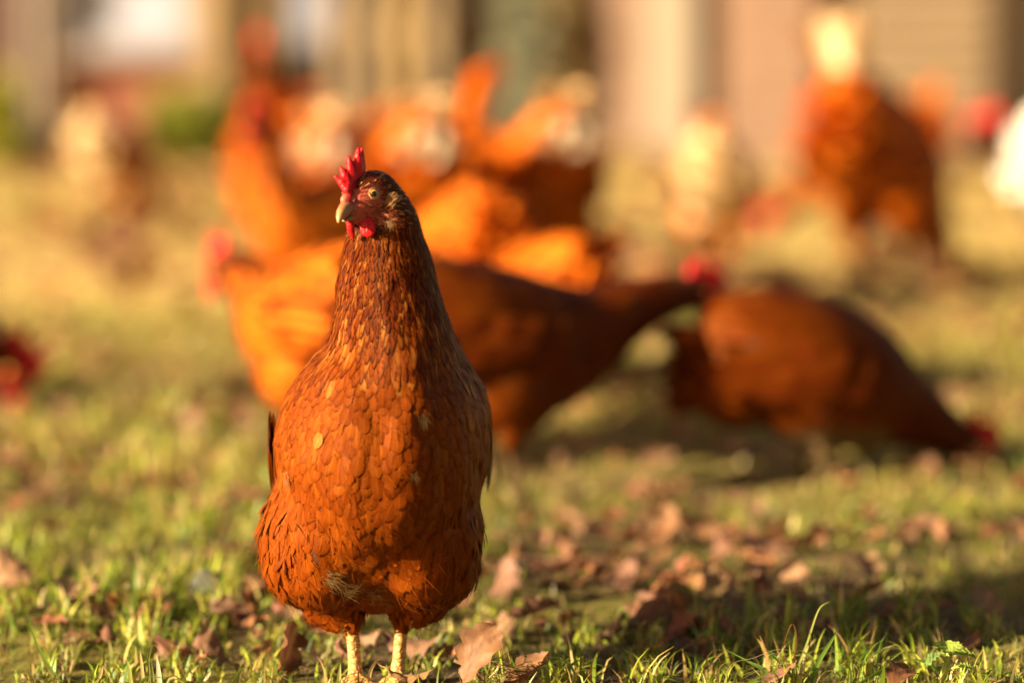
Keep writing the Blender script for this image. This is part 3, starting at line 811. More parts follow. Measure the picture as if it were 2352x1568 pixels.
    # soft under-tail fluff
    for k in range(60):
        loc, nm, _, _ = bvh.find_nearest(tb + Vector((-.06 * g.random(), g.normal(0, .05), -.09 * g.random())))
        col = np.array((.85, .82, .76)) if white else (np.array((.86, .76, .56)) if cream_fluff and abs(loc.y) < .035 and loc.z > tb.z - .055 else pick(CREAM, g) if cream_rear else pick(pool, g) * 1.15)
        tf.free(loc - nm * .004, nm + Vector((-.6, 0, .2)) + Vector(g.normal(0, .3, 3)), Vector((.2, g.normal(0, 1), 1)), .045, .026, (*np.clip(col, 0, .9), .1), bend=.2, nt=4, ns=3)
    tf.build("tail", M_FLUFF, root)
    # head furniture
    sp = []; ba = []
    fx = (.030, .020, .009, -.003, -.013); ht = (.018, .029, .035, .031, .020)
    Bp = [Hc + Fh * x + Uh * (.016 + .004 * (1 - abs(x - .008) / .03)) for x in fx]
    for b_, x, h_ in zip(Bp, fx, ht): ba.append((b_ + Uh * .004, b_ + Uh * .012, .0062, .0060)); sp.append((b_, b_ + Uh * h_ + Fh * (-.006 if x < 0 else .003), .0062, .0024))
    for a_, b_ in zip(Bp[:-1], Bp[1:]): ba.append((a_, b_, .0062, .0062))
    ba.append((Hc + Fh * .036 + Uh * .006, Bp[0], .0036, .0042))
    obj("comb", comb_mesh(sp, ba, .002, M_COMB), root)
    for sg in (-1, 1):
        bm = bmesh.new(); add_ell(bm, Hc + Fh * .030 + Lh * sg * .008 - Vector((0, 0, .021)), (.0085, .0035, .014)); bm_obj("wattle", bm, M_COMB, root)
        bm = bmesh.new(); add_ell(bm, Hc + Fh * .016 + Lh * sg * .0135 + Uh * .002, (.010, .004, .009), rot); bm_obj("face_patch", bm, M_COMB, root)
        bm = bmesh.new(); add_ell(bm, Hc + Fh * .011 + Lh * sg * .0165 + Uh * .005, (.004, .0025, .004), rot); bm_obj("eye", bm, M_IRIS, root)
    S2 = []
    for t, hh, hw, dz in ((0, .0062, .0072, 0), (.35, .0058, .0055, 0), (.7, .0040, .0036, -.002), (1, .0014, .0012, -.006)):
        S2.append((Hc + Fh * (.030 + .020 * t) + Uh * (-.001 + dz), Fh, hh, hw, Lh, Uh))
    Vb, Fb, Tb, Cb = beak_mesh(S2)
    obj("beak", mesh_np("beak", [tuple(v) for v in Vb], [np.array(Fb), np.array(Tb)], M_BEAK, True, Cb), root)
    return root
M_WHITESKIN = noise_mat("white_down", (.6, .55, .48), (.75, .72, .66), scale=200)
def copy_tree(o, parent=None):
    c = o.copy(); COL.objects.link(c); c.parent = parent
    for ch in list(o.children): copy_tree(ch, c)
    return c

# ------------------------------------------------------------------ ground
def build_ground():
    xs = np.concatenate([-np.geomspace(60, 2.6, 26)[:-1], np.arange(-2.6, 2.6001, .022), np.geomspace(2.6, 60, 26)[1:]])
    ys = np.concatenate([-np.geomspace(40, .8, 22)[:-1], np.arange(-.8, 3.2, .022), np.geomspace(3.2, 9, 90), np.geomspace(9, 90, 24)[1:]])
    X, Y = np.meshgrid(xs, ys); Z = GH(X, Y)
    V = np.stack([X, Y, Z], -1).reshape(-1, 3); nx = len(xs)
    i = (np.arange(len(ys) - 1)[:, None] * nx + np.arange(nx - 1)[None, :])
    F = np.stack([i, i + 1, i + nx + 1, i + nx], -1).reshape(-1, 4)
    m, nt, p = new_mat("soil_and_moss"); L = nt.links.new
    tc = N(nt, "ShaderNodeTexCoord")
    n1 = N(nt, "ShaderNodeTexNoise", i_Scale=3.2, i_Detail=6.0); L(tc.outputs['Object'], n1.inputs['Vector'])
    n2 = N(nt, "ShaderNodeTexNoise", i_Scale=38.0, i_Detail=8.0, i_Roughness=.7); L(tc.outputs['Object'], n2.inputs['Vector'])
    soil = ramp(nt, [(.3, (.035, .020, .012)), (.55, (.11, .065, .035)), (.75, (.24, .15, .08))]); L(n2.outputs[0], soil.inputs[0])
    moss = ramp(nt, [(.3, (.060, .060, .014)), (.55, (.17, .15, .03)), (.75, (.32, .25, .09))]); L(n2.outputs[0], moss.inputs[0])
    f = ramp(nt, [(.42, (0, 0, 0)), (.58, (1, 1, 1))]); L(n1.outputs[0], f.inputs[0])
    mx = N(nt, "ShaderNodeMix", data_type='RGBA'); L(f.outputs[0], mx.inputs[0]); L(soil.outputs[0], mx.inputs[6]); L(moss.outputs[0], mx.inputs[7])
    # the trampled dry sward further up the yard is straw coloured
    sx = N(nt, "ShaderNodeSeparateXYZ"); L(tc.outputs['Object'], sx.inputs[0])
    mr = N(nt, "ShaderNodeMapRange"); mr.inputs[1].default_value = .9; mr.inputs[2].default_value = 3.0; mr.inputs[4].default_value = .85; L(sx.outputs[1], mr.inputs[0])
    straw = ramp(nt, [(.3, (.34, .23, .07)), (.55, (.64, .46, .15)), (.75, (.78, .60, .24))]); L(n2.outputs[0], straw.inputs[0])
    mx2 = N(nt, "ShaderNodeMix", data_type='RGBA'); L(mr.outputs[0], mx2.inputs[0]); L(mx.outputs[2], mx2.inputs[6]); L(straw.outputs[0], mx2.inputs[7])
    L(mx2.outputs[2], p.inputs['Base Color']); p.inputs['Roughness'].default_value = .95; p.inputs['Specular IOR Level'].default_value = .15
    b = N(nt, "ShaderNodeBump", i_Strength=.8, i_Distance=.012); L(n2.outputs[0], b.inputs['Height']); L(b.outputs[0], p.inputs['Normal'])
    o = obj("ground", mesh_np("ground", V, F, m, True)); tag(o, kind='structure')
GREENS = np.array([(.28, .35, .022), (.36, .42, .034), (.18, .28, .022), (.46, .47, .055), (.10, .19, .024)])
STRAWS = np.array([(.66, .50, .17), (.57, .40, .12), (.74, .60, .26), (.38, .23, .08)])
def blades(n, xr, yr, hmin, hmax, wmin, wmax, dens_scale, thr, straw_p, seed, lean=.5, tone=1.0):
    g = np.random.default_rng(seed)
    x = g.uniform(*xr, n); y = g.uniform(*yr, n)
    d = vnoise(x * dens_scale + 11, y * dens_scale + 4) * .65 + vnoise(x * dens_scale * 3.1, y * dens_scale * 3.1 + 7) * .35
    k = d + g.uniform(-.12, .12, n) > thr
    # the view cone only (plus a margin for a step aside)
    k &= np.abs(x - CAM.x) < (y - CAM.y) * .145 + .45
    x, y, d = x[k], y[k], d[k]; n = len(x)
    # tufts: pull towards clump centres
    cl = .06; cx = (np.floor(x / cl) + .5) * cl + (vnoise(np.floor(x / cl) * 3.7, np.floor(y / cl) * 5.1) - .5) * cl; cy = (np.floor(y / cl) + .5) * cl
    pull = g.uniform(0, .75, n); x = x + (cx - x) * pull; y = y + (cy - y) * pull
    z = GH(x, y) - .002
    h = g.uniform(hmin, hmax, n) * (.45 + 1.0 * np.clip((d - thr) * 3, 0, 1)); wd = g.uniform(wmin, wmax, n)
    az = g.uniform(0, 2 * np.pi, n); ln = np.abs(g.normal(0, lean, n)) + .1; face = az + g.normal(0, .5, n) + np.pi / 2
    bx, by = np.cos(az), np.sin(az); fx, fy = np.cos(face), np.sin(face)
    st = g.random(n) < straw_p
    base = np.where(st[:, None], STRAWS[g.integers(len(STRAWS), size=n)], GREENS[g.integers(len(GREENS), size=n)]) * g.uniform(.7, 1.25, (n, 1)) * tone
    R_ = 5; V = np.zeros((n, R_, 2, 3)); C = np.ones((n, R_, 2, 4))
    for i in range(R_):
        t = i / (R_ - 1); ang = ln * (t ** 1.3) * 1.3
        r = h * t * np.sin(np.clip(ang, 0, 2.2)); zz = h * t * np.cos(np.clip(ang, 0, 2.0)) 
        ww = wd * .5 * (1 - t ** 2.2 * .93) * (.75 + .25 * min(1, t * 4))
        cx_, cy_, cz_ = x + bx * r, y + by * r, z + np.maximum(zz, .002)
        V[:, i, 0] = np.stack([cx_ - fx * ww, cy_ - fy * ww, cz_], -1); V[:, i, 1] = np.stack([cx_ + fx * ww, cy_ + fy * ww, cz_], -1)
        cc = base * (.8 + .2 * t) + (1 - t) ** 2 * .25 * np.array((.30, .24, .10))
        C[:, i, :, :3] = cc[:, None]
    idx = np.arange(n)[:, None, None] * (R_ * 2) + (np.arange(R_ - 1) * 2)[None, :, None] + np.array([0, 1, 3, 2])[None, None, :]
    return V.reshape(-1, 3), idx.reshape(-1, 4), C.reshape(-1, 4)
def build_grass():
    parts = [
        blades(26000, (-.75, 1.05), (-.12, 1.0), .012, .036, .0020, .0045, 5.0, .47, .25, 1, .7),
        blades(34000, (-.75, 1.05), (-.14, 1.0), .006, .024, .0010, .0028, 5.0, .16, .5, 2, 1.7, .55),
        blades(46000, (-1.2, 1.5), (1.0, 3.0), .008, .026, .002, .0045, 3.0, .18, .55, 6, 1.6, .7),
        blades(34000, (-1.2, 1.5), (1.0, 3.0), .012, .036, .003, .006, 3.0, .46, .42, 3, .8),
        blades(24000, (-2.2, 2.5), (3.0, 8.4), .012, .030, .005, .010, 1.6, .44, .75, 4, .8),
    ]
    V = []; F = []; C = []; n = 0
    for v, f, c in parts:
        V.append(v); F.append(f + n); C.append(c); n += len(v)
    o = obj("grass", mesh_np("grass", np.concatenate(V), np.concatenate(F), M_GRASS, True, np.concatenate(C)))
    tag(o, "short patchy green and straw coloured grass", "grass", kind='stuff')

# ------------------------------------------------------------------ fallen leaves
def leaf_mat():
    m, nt, p = new_mat("dry_leaf"); L = nt.links.new
    oi = N(nt, "ShaderNodeObjectInfo"); a = N(nt, "ShaderNodeAttribute"); a.attribute_name = "fcol"
    tc = N(nt, "ShaderNodeTexCoord"); n = N(nt, "ShaderNodeTexNoise", i_Scale=90.0, i_Detail=6.0); L(tc.outputs['Object'], n.inputs['Vector'])
    r = ramp(nt, [(0, (.15, .062, .026)), (.25, (.25, .125, .055)), (.45, (.18, .09, .058)), (.65, (.29, .16, .08)), (.85, (.21, .12, .08)), (1, (.34, .20, .085))])
    L(oi.outputs['Random'], r.inputs[0])
    mr = N(nt, "ShaderNodeMapRange"); mr.inputs[3].default_value = .55; mr.inputs[4].default_value = 1.4; L(n.outputs[0], mr.inputs[0])
    mul = N(nt, "ShaderNodeMath", operation='MULTIPLY'); L(mr.outputs[0], mul.inputs[0]); L(a.outputs['Alpha'], mul.inputs[1])
    h = N(nt, "ShaderNodeHueSaturation"); L(r.outputs[0], h.inputs['Color']); L(mul.outputs[0], h.inputs['Value'])
    mm = N(nt, "ShaderNodeMix", data_type='RGBA', blend_type='MULTIPLY'); mm.inputs[0].default_value = 1; L(h.outputs[0], mm.inputs[6]); L(a.outputs['Color'], mm.inputs[7])
    L(mm.outputs[2], p.inputs['Base Color']); p.inputs['Roughness'].default_value = .6; p.inputs['Specular IOR Level'].default_value = .3
    b = N(nt, "ShaderNodeBump", i_Strength=.5, i_Distance=.002); L(n.outputs[0], b.inputs['Height']); L(b.outputs[0], p.inputs['Normal'])
    tr = N(nt, "ShaderNodeBsdfTranslucent"); L(mm.outputs[2], tr.inputs[0]); mx = N(nt, "ShaderNodeMixShader"); mx.inputs[0].default_value = .22
    L(p.outputs[0], mx.inputs[1]); L(tr.outputs[0], mx.inputs[2]); L(mx.outputs[0], nt.nodes["Material Output"].inputs[0])
    return m
M_DRYLEAF = leaf_mat()
def oak_leaf_arrays(seed, length=.07, tint=(1, 1, 1)):
    g = np.random.default_rng(seed); nt_, ns = 26, 9
    t = np.linspace(0, 1, nt_); lob = g.uniform(3.2, 4.3); ph = g.uniform(0, 6)
    env = np.sin(np.pi * np.clip(t, 0, 1) ** 1.15) ** .75
    def half(ph): 
        w_ = env * (.62 + .38 * np.sqrt(np.abs(np.sin(np.pi * lob * t + ph)))) * length * .30; w_[:4] = np.minimum(w_[:4], [.0007, .0007, .0009, .003]); return w_ + .0004
    wl, wr = half(ph), half(ph + g.uniform(-.8, .8))
    u = np.linspace(-1, 1, ns); V = np.zeros((nt_, ns, 3)); C = np.ones((nt_, ns, 4))
    curl, bend, tw = g.uniform(-26, 34), g.uniform(-7, 9), g.uniform(-14, 14)
    for i in range(nt_):
        for j in range(ns):
            yy = u[j] * (wl[i] if u[j] < 0 else wr[i]); xx = (t[i] - .5) * length + abs(u[j]) * env[i] * .008
            zz = curl * yy * yy + bend * xx * xx + tw * xx * yy + .0016 * math.sin(xx * 330 + u[j] * 3) * abs(u[j]) + .0012 * math.sin(yy * 500 + xx * 190 + seed)
            V[i, j] = (xx, yy, zz)
            vein = 1 - .25 * (abs(u[j]) < .05)
            C[i, j] = (*np.array(tint), (.8 if abs(u[j]) < .01 else 1.0) * (1 - .25 * abs(u[j]) ** 4))
    i = np.arange(nt_ - 1)[:, None] * ns + np.arange(ns - 1)[None, :]
    F = np.stack([i, i + 1, i + ns + 1, i + ns], -1).reshape(-1, 4)
    V[:, :, 2] -= V[:, :, 2].min() * .6
    return V.reshape(-1, 3), F, C.reshape(-1, 4)
LEAF_MESHES = []
def build_leaves():
    for k in range(9):
        V, F, C = oak_leaf_arrays(40 + k, .062 + .004 * (k % 4)); LEAF_MESHES.append(mesh_np("leaf", V, F, M_DRYLEAF, True, C))
    g = np.random.default_rng(21); n = 0
    def put(x, y, rot, s=1.0, dz=.006, mi=None, label=None):
        o = obj("fallen_leaf", LEAF_MESHES[mi if mi is not None else g.integers(len(LEAF_MESHES))])
        o.location = (x, y, gh(x, y) + dz); o.rotation_euler = rot; o.scale = (s, s, s)
        tag(o, label or "dry brown lobed oak leaf lying among the short grass", "leaf", None if label else "fallen oak leaves")
        return o
    # the ones the photo shows plainly, close to the feet
    def at(px, py, Y): p = W(px, py, Y); return p
    special = [
        (1105, 1505, .03, (R(8), R(-72), R(62)), 1.05, 2, "tall upright tan oak leaf propped beside the hen's foot"),
        (1080, 1545, -.01, (R(20), R(-30), R(150)), .55, 4, "small russet leaf curled at the base of the upright tan leaf"),
        (650, 1515, .05, (R(80), R(-75), R(10)), 1.0, 5, "dark red brown leaf standing on edge left of the hen's feet"),
        (1205, 1552, -.03, (R(6), R(-25), R(35)), .8, 1, "pale tan leaf lying on the wiry stems at the bottom edge"),
        (925, 1560, -.035, (R(-10), R(10), R(10)), .62, 7, "small pale curled leaf in front of the hen's feet"),
        (1210, 1415, .24, (R(-8), R(-20), R(-20)), .85, 3, "broad pinkish leaf lying flat right of the hen's legs"),
        (1480, 1430, .22, (R(15), R(-25), R(40)), .9, 0, "large sunlit orange brown leaf in the grass middle right"),
        (1500, 1265, .70, (R(20), R(-30), R(20)), .95, 6, "blurred pale tan leaf resting on taller grass to the right"),
        (1630, 1355, .42, (R(10), R(-40), R(80)), .85, 8, "curled light brown leaf beside a stiff grass blade"),
        (1990, 1335, .50, (R(0), R(-35), R(120)), .85, 4, "curled brown leaf with a sunlit edge far right of the hen"),
        (165, 1405, .28, (R(12), R(-20), R(-30)), .9, 5, "mauve brown leaf on the left among dark soil"),
        (2065, 1560, -.05, (R(10), R(-20), R(60)), .6, 2, "small brown leaf below the green seedling"),
        (1785, 1555, -.04, (R(0), R(-18), R(20)), .55, 6, "small grey brown leaf at the bottom right of the grass tuft"),
    ]
    def basis(ax, nr):
        ax = Vector(ax).normalized(); nr = Vector(nr); nr = (nr - ax * nr.dot(ax)).normalized(); return Matrix((ax, nr.cross(ax), nr)).transposed().to_euler()
    special[0] = (1097, 1512, -.055, basis((.45, .1, .85), (-.55, -.8, .25)), .85, 2, special[0][6])
    special[2] = (652, 1512, .05, basis((.12, .1, .95), (.85, -.5, 0)), .95, 5, special[2][6])
    for px, py, Y, rot, s, mi, lb in special:
        p = at(px, py, Y); o = put(p.x, p.y, rot, s, 0, mi, lb); o.location.z = p.z if p.z > gh(p.x, p.y) else gh(p.x, p.y) + .006
    for (cnt, xr, yr, thr, s0, s1) in ((135, (-.55, .75), (-.04, 1.0), .42, .45, .85), (145, (-.85, 1.15), (1.0, 3.0), .36, .55, .95)):
        k = 0
        while k < cnt:
            x, y = g.uniform(*xr), g.uniform(*yr)
            if vnoise(x * 4 + 40, y * 4 + 8) < thr - .12 * g.random() : continue
            if math.hypot(x + .0, y) < .075: continue
            put(x, y, (R(g.normal(0, 20)), R(g.normal(0, 20)), g.uniform(0, 6.28)), g.uniform(s0, s1), g.uniform(.003, .016)); k += 1
    # beyond: leaf litter nobody could count
    V = []; F = []; C = []; nn = 0; base = [oak_leaf_arrays(90 + k, .075) for k in range(4)]
    frag = [oak_leaf_arrays(120 + k, .024) for k in range(4)]
    tints = np.array([(1, .9, .8), (1.3, 1.2, 1), (.8, .7, .65), (1.5, 1.3, .9), (1.1, .8, .7)])
    for k in range(2300):
        small = k >= 600
        y = 3.0 + 5.2 * g.random() ** .9 if not small else -.05 + 3.3 * g.random(); x = CAM.x + g.uniform(-1, 1) * ((y - CAM.y) * .145 + (.3 if not small else .12))
        if small and (math.hypot(x, y) < .05 or vnoise(x * 4 + 40, y * 4 + 8) < .58 - .3 * g.random()): continue
        v, f, c = (frag if small else base)[g.integers(4)]
        M_ = Matrix.Rotation(g.uniform(0, 6.28), 3, 'Z') @ Matrix.Rotation(g.normal(0, .5), 3, 'X') @ Matrix.Rotation(g.normal(0, .5), 3, 'Y')
        V.append(v @ np.array(M_).T * g.uniform(.8, 1.5) + np.array((x, y, gh(x, y) + .012))); F.append(f + nn)
        c = c.copy(); c[:, :3] = tints[g.integers(5)]; C.append(c); nn += len(v)
    o = obj("leaf_litter", mesh_np("leaf_litter", np.concatenate(V), np.concatenate(F), M_DRYLEAF, True, np.concatenate(C)))
    tag(o, "scattered dry brown leaf litter and torn leaf crumbs in the grass", "leaf litter", kind='stuff')

# ------------------------------------------------------------------ distinct small plants near the camera
def ribbon(acc, pts, wd, col, twist=0.0, wprof=None):
    pts = cr(np.array([list(p) for p in pts]), 6); n = len(pts); P = np.zeros((n, 3, 3))
    for i in range(n):
        t = Vector(pts[min(i + 1, n - 1)] - pts[max(i - 1, 0)]).normalized(); f = i / (n - 1)
        a = twist + f * twist; side = Vector((math.cos(a), math.sin(a), 0)); side = (side - t * side.dot(t)).normalized(); up = side.cross(t)
        w_ = wd * .5 * (1 - f ** 2.5 * .93) * (.7 + .3 * min(1, f * 5))
        for j, u in enumerate((-1, 0, 1)): P[i, j] = Vector(pts[i]) + side * (u * w_) + up * (abs(u) * w_ * .25)
    acc.grid(P, (*col, 0), n, 3)
def plants():
    G1, G2, G3, ST, BR = (.14, .24, .03), (.22, .30, .04), (.34, .38, .08), (.55, .42, .18), (.33, .17, .05)
    def tuft(name, label, spec):
        f = Feathers(); b = None
        for pts, wd, col, tw in spec:
            ribbon(f, [W(*q) for q in pts], wd, col, tw)
        o = f.build(name, M_GRASS, None); tag(o, label, "plant" if name != "dead_stem" else "stem"); return o
    tuft("grass_tuft", "tangled tuft of green blades and curly dry stems at the bottom right", [
        (((1815, 1575, -.01), (1852, 1480, -.01), (1880, 1400, .0), (1906, 1380, .0)), .0018, G3, 0),
        (((1818, 1575, -.02), (1822, 1520, -.02), (1830, 1470, -.02), (1820, 1432, -.02), (1803, 1470, -.02), (1800, 1495, -.02)), .0020, BR, .5),
        (((1700, 1580, -.04), (1760, 1545, -.03), (1720, 1520, -.03), (1665, 1490, -.02)), .0042, G1, .2),
        (((1860, 1575, -.03), (1880, 1520, -.03), (1910, 1470, -.02), (1925, 1440, -.02)), .0036, G1, .1),
        (((1850, 1575, -.01), (1880, 1508, -.01), (1940, 1500, -.01), (1965, 1560, -.01)), .0026, G2, .4),
        (((1660, 1580, -.03), (1680, 1525, -.03), (1730, 1510, -.03), (1790, 1490, -.03), (1850, 1505, -.03), (1870, 1530, -.03)), .0014, ST, .8),
        (((1650, 1580, -.03), (1655, 1530, -.03), (1690, 1515, -.03)), .0018, ST, .3),
        (((1700, 1560, -.03), (1760, 1530, -.03), (1815, 1520, -.03), (1780, 1500, -.03), (1760, 1515, -.03), (1800, 1545, -.03)), .0011, ST, .9),
        (((1760, 1580, -.03), (1800, 1552, -.03), (1850, 1548, -.03), (1900, 1570, -.03)), .0035, ST, .2),
        (((1735, 1578, -.02), (1745, 1545, -.02), (1790, 1528, -.02), (1840, 1540, -.02), (1885, 1575, -.02)), .0012, BR, .7),
        (((1880, 1580, -.02), (1870, 1520, -.02), (1850, 1500, -.02), (1838, 1492, -.02)), .0030, G2, .2),
        (((1840, 1580, -.02), (1800, 1530, -.02), (1770, 1500, -.02), (1755, 1482, -.02)), .0028, G1, .3),
        (((1690, 1580, -.03), (1690, 1550, -.03), (1708, 1530, -.03)), .0026, G3, .3),
        (((1846, 1578, -.015), (1848, 1520, -.015), (1862, 1470, -.015), (1858, 1440, -.015)), .0016, ST, .3)])
    tuft("stubble_tuft", "cut pale stubble stalks with short green blades at the bottom left", [
        (((368, 1580, -.02), (364, 1540, -.02), (360, 1505, -.02)), .0042, (.60, .52, .34), 0),
        (((300, 1580, -.02), (298, 1540, -.02), (292, 1515, -.02)), .0034, G3, 0),
        (((330, 1580, -.02), (326, 1530, -.02), (322, 1495, -.02)), .0030, ST, 0),
        (((336, 1580, -.02), (342, 1535, -.02), (332, 1482, -.02)), .0026, G2, .2),
        (((346, 1575, -.02), (342, 1520, -.02), (352, 1480, -.02), (374, 1502, -.02)), .0008, ST, .2),
        (((315, 1580, -.03), (340, 1552, -.03), (385, 1558, -.03)), .0036, G2, .4),
        (((220, 1580, -.02), (232, 1545, -.02), (238, 1530, -.02), (262, 1575, -.02)), .0024, ST, .1),
        (((352, 1580, -.02), (350, 1545, -.02), (346, 1512, -.02)), .0024, G3, .2),
        (((380, 1580, -.02), (400, 1560, -.02), (440, 1552, -.02)), .0022, G1, .3)])
    tuft("grass_stalk", "long green grass blade arching upright near the left corner", [
        (((150, 1580, .02), (120, 1540, .02), (85, 1480, .02), (64, 1414, .02)), .0028, G1, .1)])
    tuft("grass_stalk", "curved grass blade with a pale tip just left of the hen's feet", [
        (((525, 1585, -.02), (545, 1550, -.02), (560, 1532, -.02), (592, 1528, -.02)), .0030, G2, .3)])
    tuft("grass_stalk", "dry tan grass blade curving up between the hen's feet", [
        (((848, 1566, -.01), (850, 1542, -.01), (862, 1520, -.01), (878, 1508, -.01)), .0030, ST, .2)])
    tuft("grass_stalk", "pair of thin green blades beside the upright tan leaf", [
        (((1130, 1566, -.02), (1112, 1530, -.02), (1098, 1485, -.02)), .0022, G2, .1), (((1120, 1566, -.02), (1128, 1530, -.02), (1160, 1500, -.02), (1195, 1478, -.02)), .0024, G2, .3)])
    tuft("grass_stalk", "stiff upright yellow green blade standing right of the hen", [
        (((1175, 1420, .35), (1185, 1370, .35), (1205, 1300, .35)), .0060, G3, .1)])
    tuft("grass_stalk", "single wide upright blade in the middle right grass", [
        (((1718, 1420, .30), (1720, 1370, .30), (1730, 1300, .30)), .0056, G3, .0)])
    tuft("grass_stalk", "broad arching green blade beside the seedling", [
        (((1965, 1575, -.03), (2030, 1535, -.03), (2090, 1512, -.03), (2145, 1530, -.03), (2165, 1570, -.03)), .0042, G1, .3)])
    tuft("dead_stem", "dry bent straw stem arching in the right hand grass", [
        (((1605, 1575, .0), (1625, 1510, .0), (1645, 1492, .0), (1680, 1500, .0), (1690, 1545, .0)), .0014, BR, .4), (((1640, 1500, .0), (1655, 1520, .0), (1648, 1560, .0)), .0010, BR, .3)])
    # curly root nest under the pale leaf right of the feet
    f = Feathers(); g = np.random.default_rng(5)
    for k in range(46):
        x0, y0 = g.uniform(1120, 1260), g.uniform(1530, 1575)
        pts = [W(x0, y0, -.03)]
        for q in range(4): x0 += g.normal(0, 24); y0 += g.normal(-3, 13); pts.append(W(x0, max(y0, 1518), -.03 + g.normal(0, .006)))
        ribbon(f, pts, .0011, tuple(np.array(random.choice([ST, BR, (.42, .30, .10)])) * g.uniform(.6, 1.1)), g.uniform(0, 2))
    tag(f.build("root_tangle", M_GRASS, None), "nest of wiry tan roots at the bottom edge right of the hen", "roots")
    # the crinkled green seedling
    root = empty("seedling", W(2162, 1568, -.03)); tag(root, "crinkly green nettle like seedling with folded leaves at the bottom right", "plant")
    base = Vector(root.location); bm = bmesh.new()
    A, B, C_ = W(2160, 1570, -.03), W(2172, 1535, -.03), W(2180, 1500, -.03)
    add_tube(bm, [A - base, B - base, C_ - base], [.0030, .0028, .0022], 10); add_tube(bm, [B - base, W(2205, 1530, -.04) - base], [.0016, .0012], 8); add_tube(bm, [W(2176, 1520, -.03) - base, W(2160, 1503, -.035) - base], [.0015, .0012], 8)
    bm_obj("stem", bm, noise_mat("seedling_stem", (.26, .30, .05), (.40, .42, .10), 300), root)
    lm = attr_mat("seedling_leaf", rough=.5, trans=.35, nscale=500, var=.35, bump=.6)
    for (c, tipp, L_, wd, col) in (((2178, 1504, -.03), (2235, 1490, -.035), 1, .020, (.20, .28, .04)), ((2178, 1503, -.026), (2172, 1462, -.012), 1, .022, (.24, .32, .05)), ((2160, 1503, -.035), (2122, 1518, -.04), 1, .014, (.15, .24, .06)), ((2205, 1530, -.04), (2228, 1522, -.045), 1, .010, (.24, .32, .05))):
        a, b = W(*c) - base, W(*tipp) - base; d = b - a; s_, m_ = frame(d); nt_, ns = 16, 11; P = np.zeros((nt_, ns, 3))
        for i in range(nt_):
            t = i / (nt_ - 1); w_ = wd * .5 * (math.sin(math.pi * min(1, t ** .7 * .98)) ** .7) * (1 + .10 * math.sin(t * 42)) + .0005
            for j in range(ns):
                u = (j / (ns - 1) - .5) * 2
                P[i, j] = a + d * t + s_ * (u * w_) + m_ * (.35 * w_ * abs(u) + .0012 * math.sin(t * 26 + abs(u) * 9) - .006 * t * t)
        f = Feathers(); f.grid(P, (*col, 1), nt_, ns); f.build("leaf", lm, root)
    # a dark stone in the left middle ground
    bm = bmesh.new(); bmesh.ops.create_icosphere(bm, subdivisions=4, radius=.016)
    for v in bm.verts: v.co = Vector((v.co.x * 1.0, v.co.y * .9, v.co.z * .95)) * (1 + .22 * mnoise.noise(v.co * 60) + .08 * mnoise.noise(v.co * 160))
    o = bm_obj("stone", bm, noise_mat("stone", (.05, .05, .04), (.12, .12, .09), 120)); p = W(480, 1385, .36); o.location = (p.x, p.y, gh(p.x, p.y) + .012); tag(o, "dark rounded stone in the grass left of the hen", "stone")

# ------------------------------------------------------------------ background buildings and fences
def brick_mat(name, a, b, mort, sc_=1.0):
    m, nt, p = new_mat(name); L = nt.links.new
    tc = N(nt, "ShaderNodeTexCoord"); mp = N(nt, "ShaderNodeMapping"); mp.inputs['Rotation'].default_value = (R(90), 0, 0); L(tc.outputs['Object'], mp.inputs[0])
    br = N(nt, "ShaderNodeTexBrick"); br.inputs['Color1'].default_value = (*a, 1); br.inputs['Color2'].default_value = (*b, 1); br.inputs['Mortar'].default_value = (*mort, 1)
    br.inputs['Scale'].default_value = 4.6 * sc_; br.inputs['Mortar Size'].default_value = .02; L(mp.outputs[0], br.inputs['Vector'])
    n = N(nt, "ShaderNodeTexNoise", i_Scale=14.0, i_Detail=6.0); L(tc.outputs['Object'], n.inputs['Vector'])
    mr = N(nt, "ShaderNodeMapRange"); mr.inputs[3].default_value = .6; mr.inputs[4].default_value = 1.4; L(n.outputs[0], mr.inputs[0])
    h = N(nt, "ShaderNodeHueSaturation"); L(br.outputs[0], h.inputs['Color']); L(mr.outputs[0], h.inputs['Value']); L(h.outputs[0], p.inputs['Base Color'])
    b_ = N(nt, "ShaderNodeBump", i_Strength=.6, i_Distance=.006); L(br.outputs['Fac'], b_.inputs['Height']); b_.invert = True; L(b_.outputs[0], p.inputs['Normal']); p.inputs['Roughness'].default_value = .85
    return m
def bevel(o, w_=.004):
    m = o.modifiers.new("bevel", 'BEVEL'); m.width = w_; m.segments = 2; m.limit_method = 'ANGLE'; return o
def at_thing(name, px0, px1, Y, rz=0.0):
    """an Empty at the ground in the middle of a pixel span; returns root and half width"""
    x0, x1 = XatY(px0, Y), XatY(px1, Y); r = empty(name, ((x0 + x1) / 2, Y, gh((x0 + x1) / 2, Y) - .01), rz); return r, (x1 - x0) / 2 / math.cos(rz)
def post(px0, px1, Y, hgt, mat, label, rz=0.0, name="fence_post", cat="post", cap=True):
    r, hw = at_thing(name, px0, px1, Y, rz)
    bm = bmesh.new(); add_box(bm, -hw, hw, 0, 2 * hw, 0, hgt); bevel(bm_obj("shaft", bm, mat, r, False))
    if cap:
        bm = bmesh.new(); add_box(bm, -hw - .012, hw + .012, -.012, 2 * hw + .012, hgt, hgt + .03); bevel(bm_obj("cap", bm, mat, r, False))
    tag(r, label, cat); return r
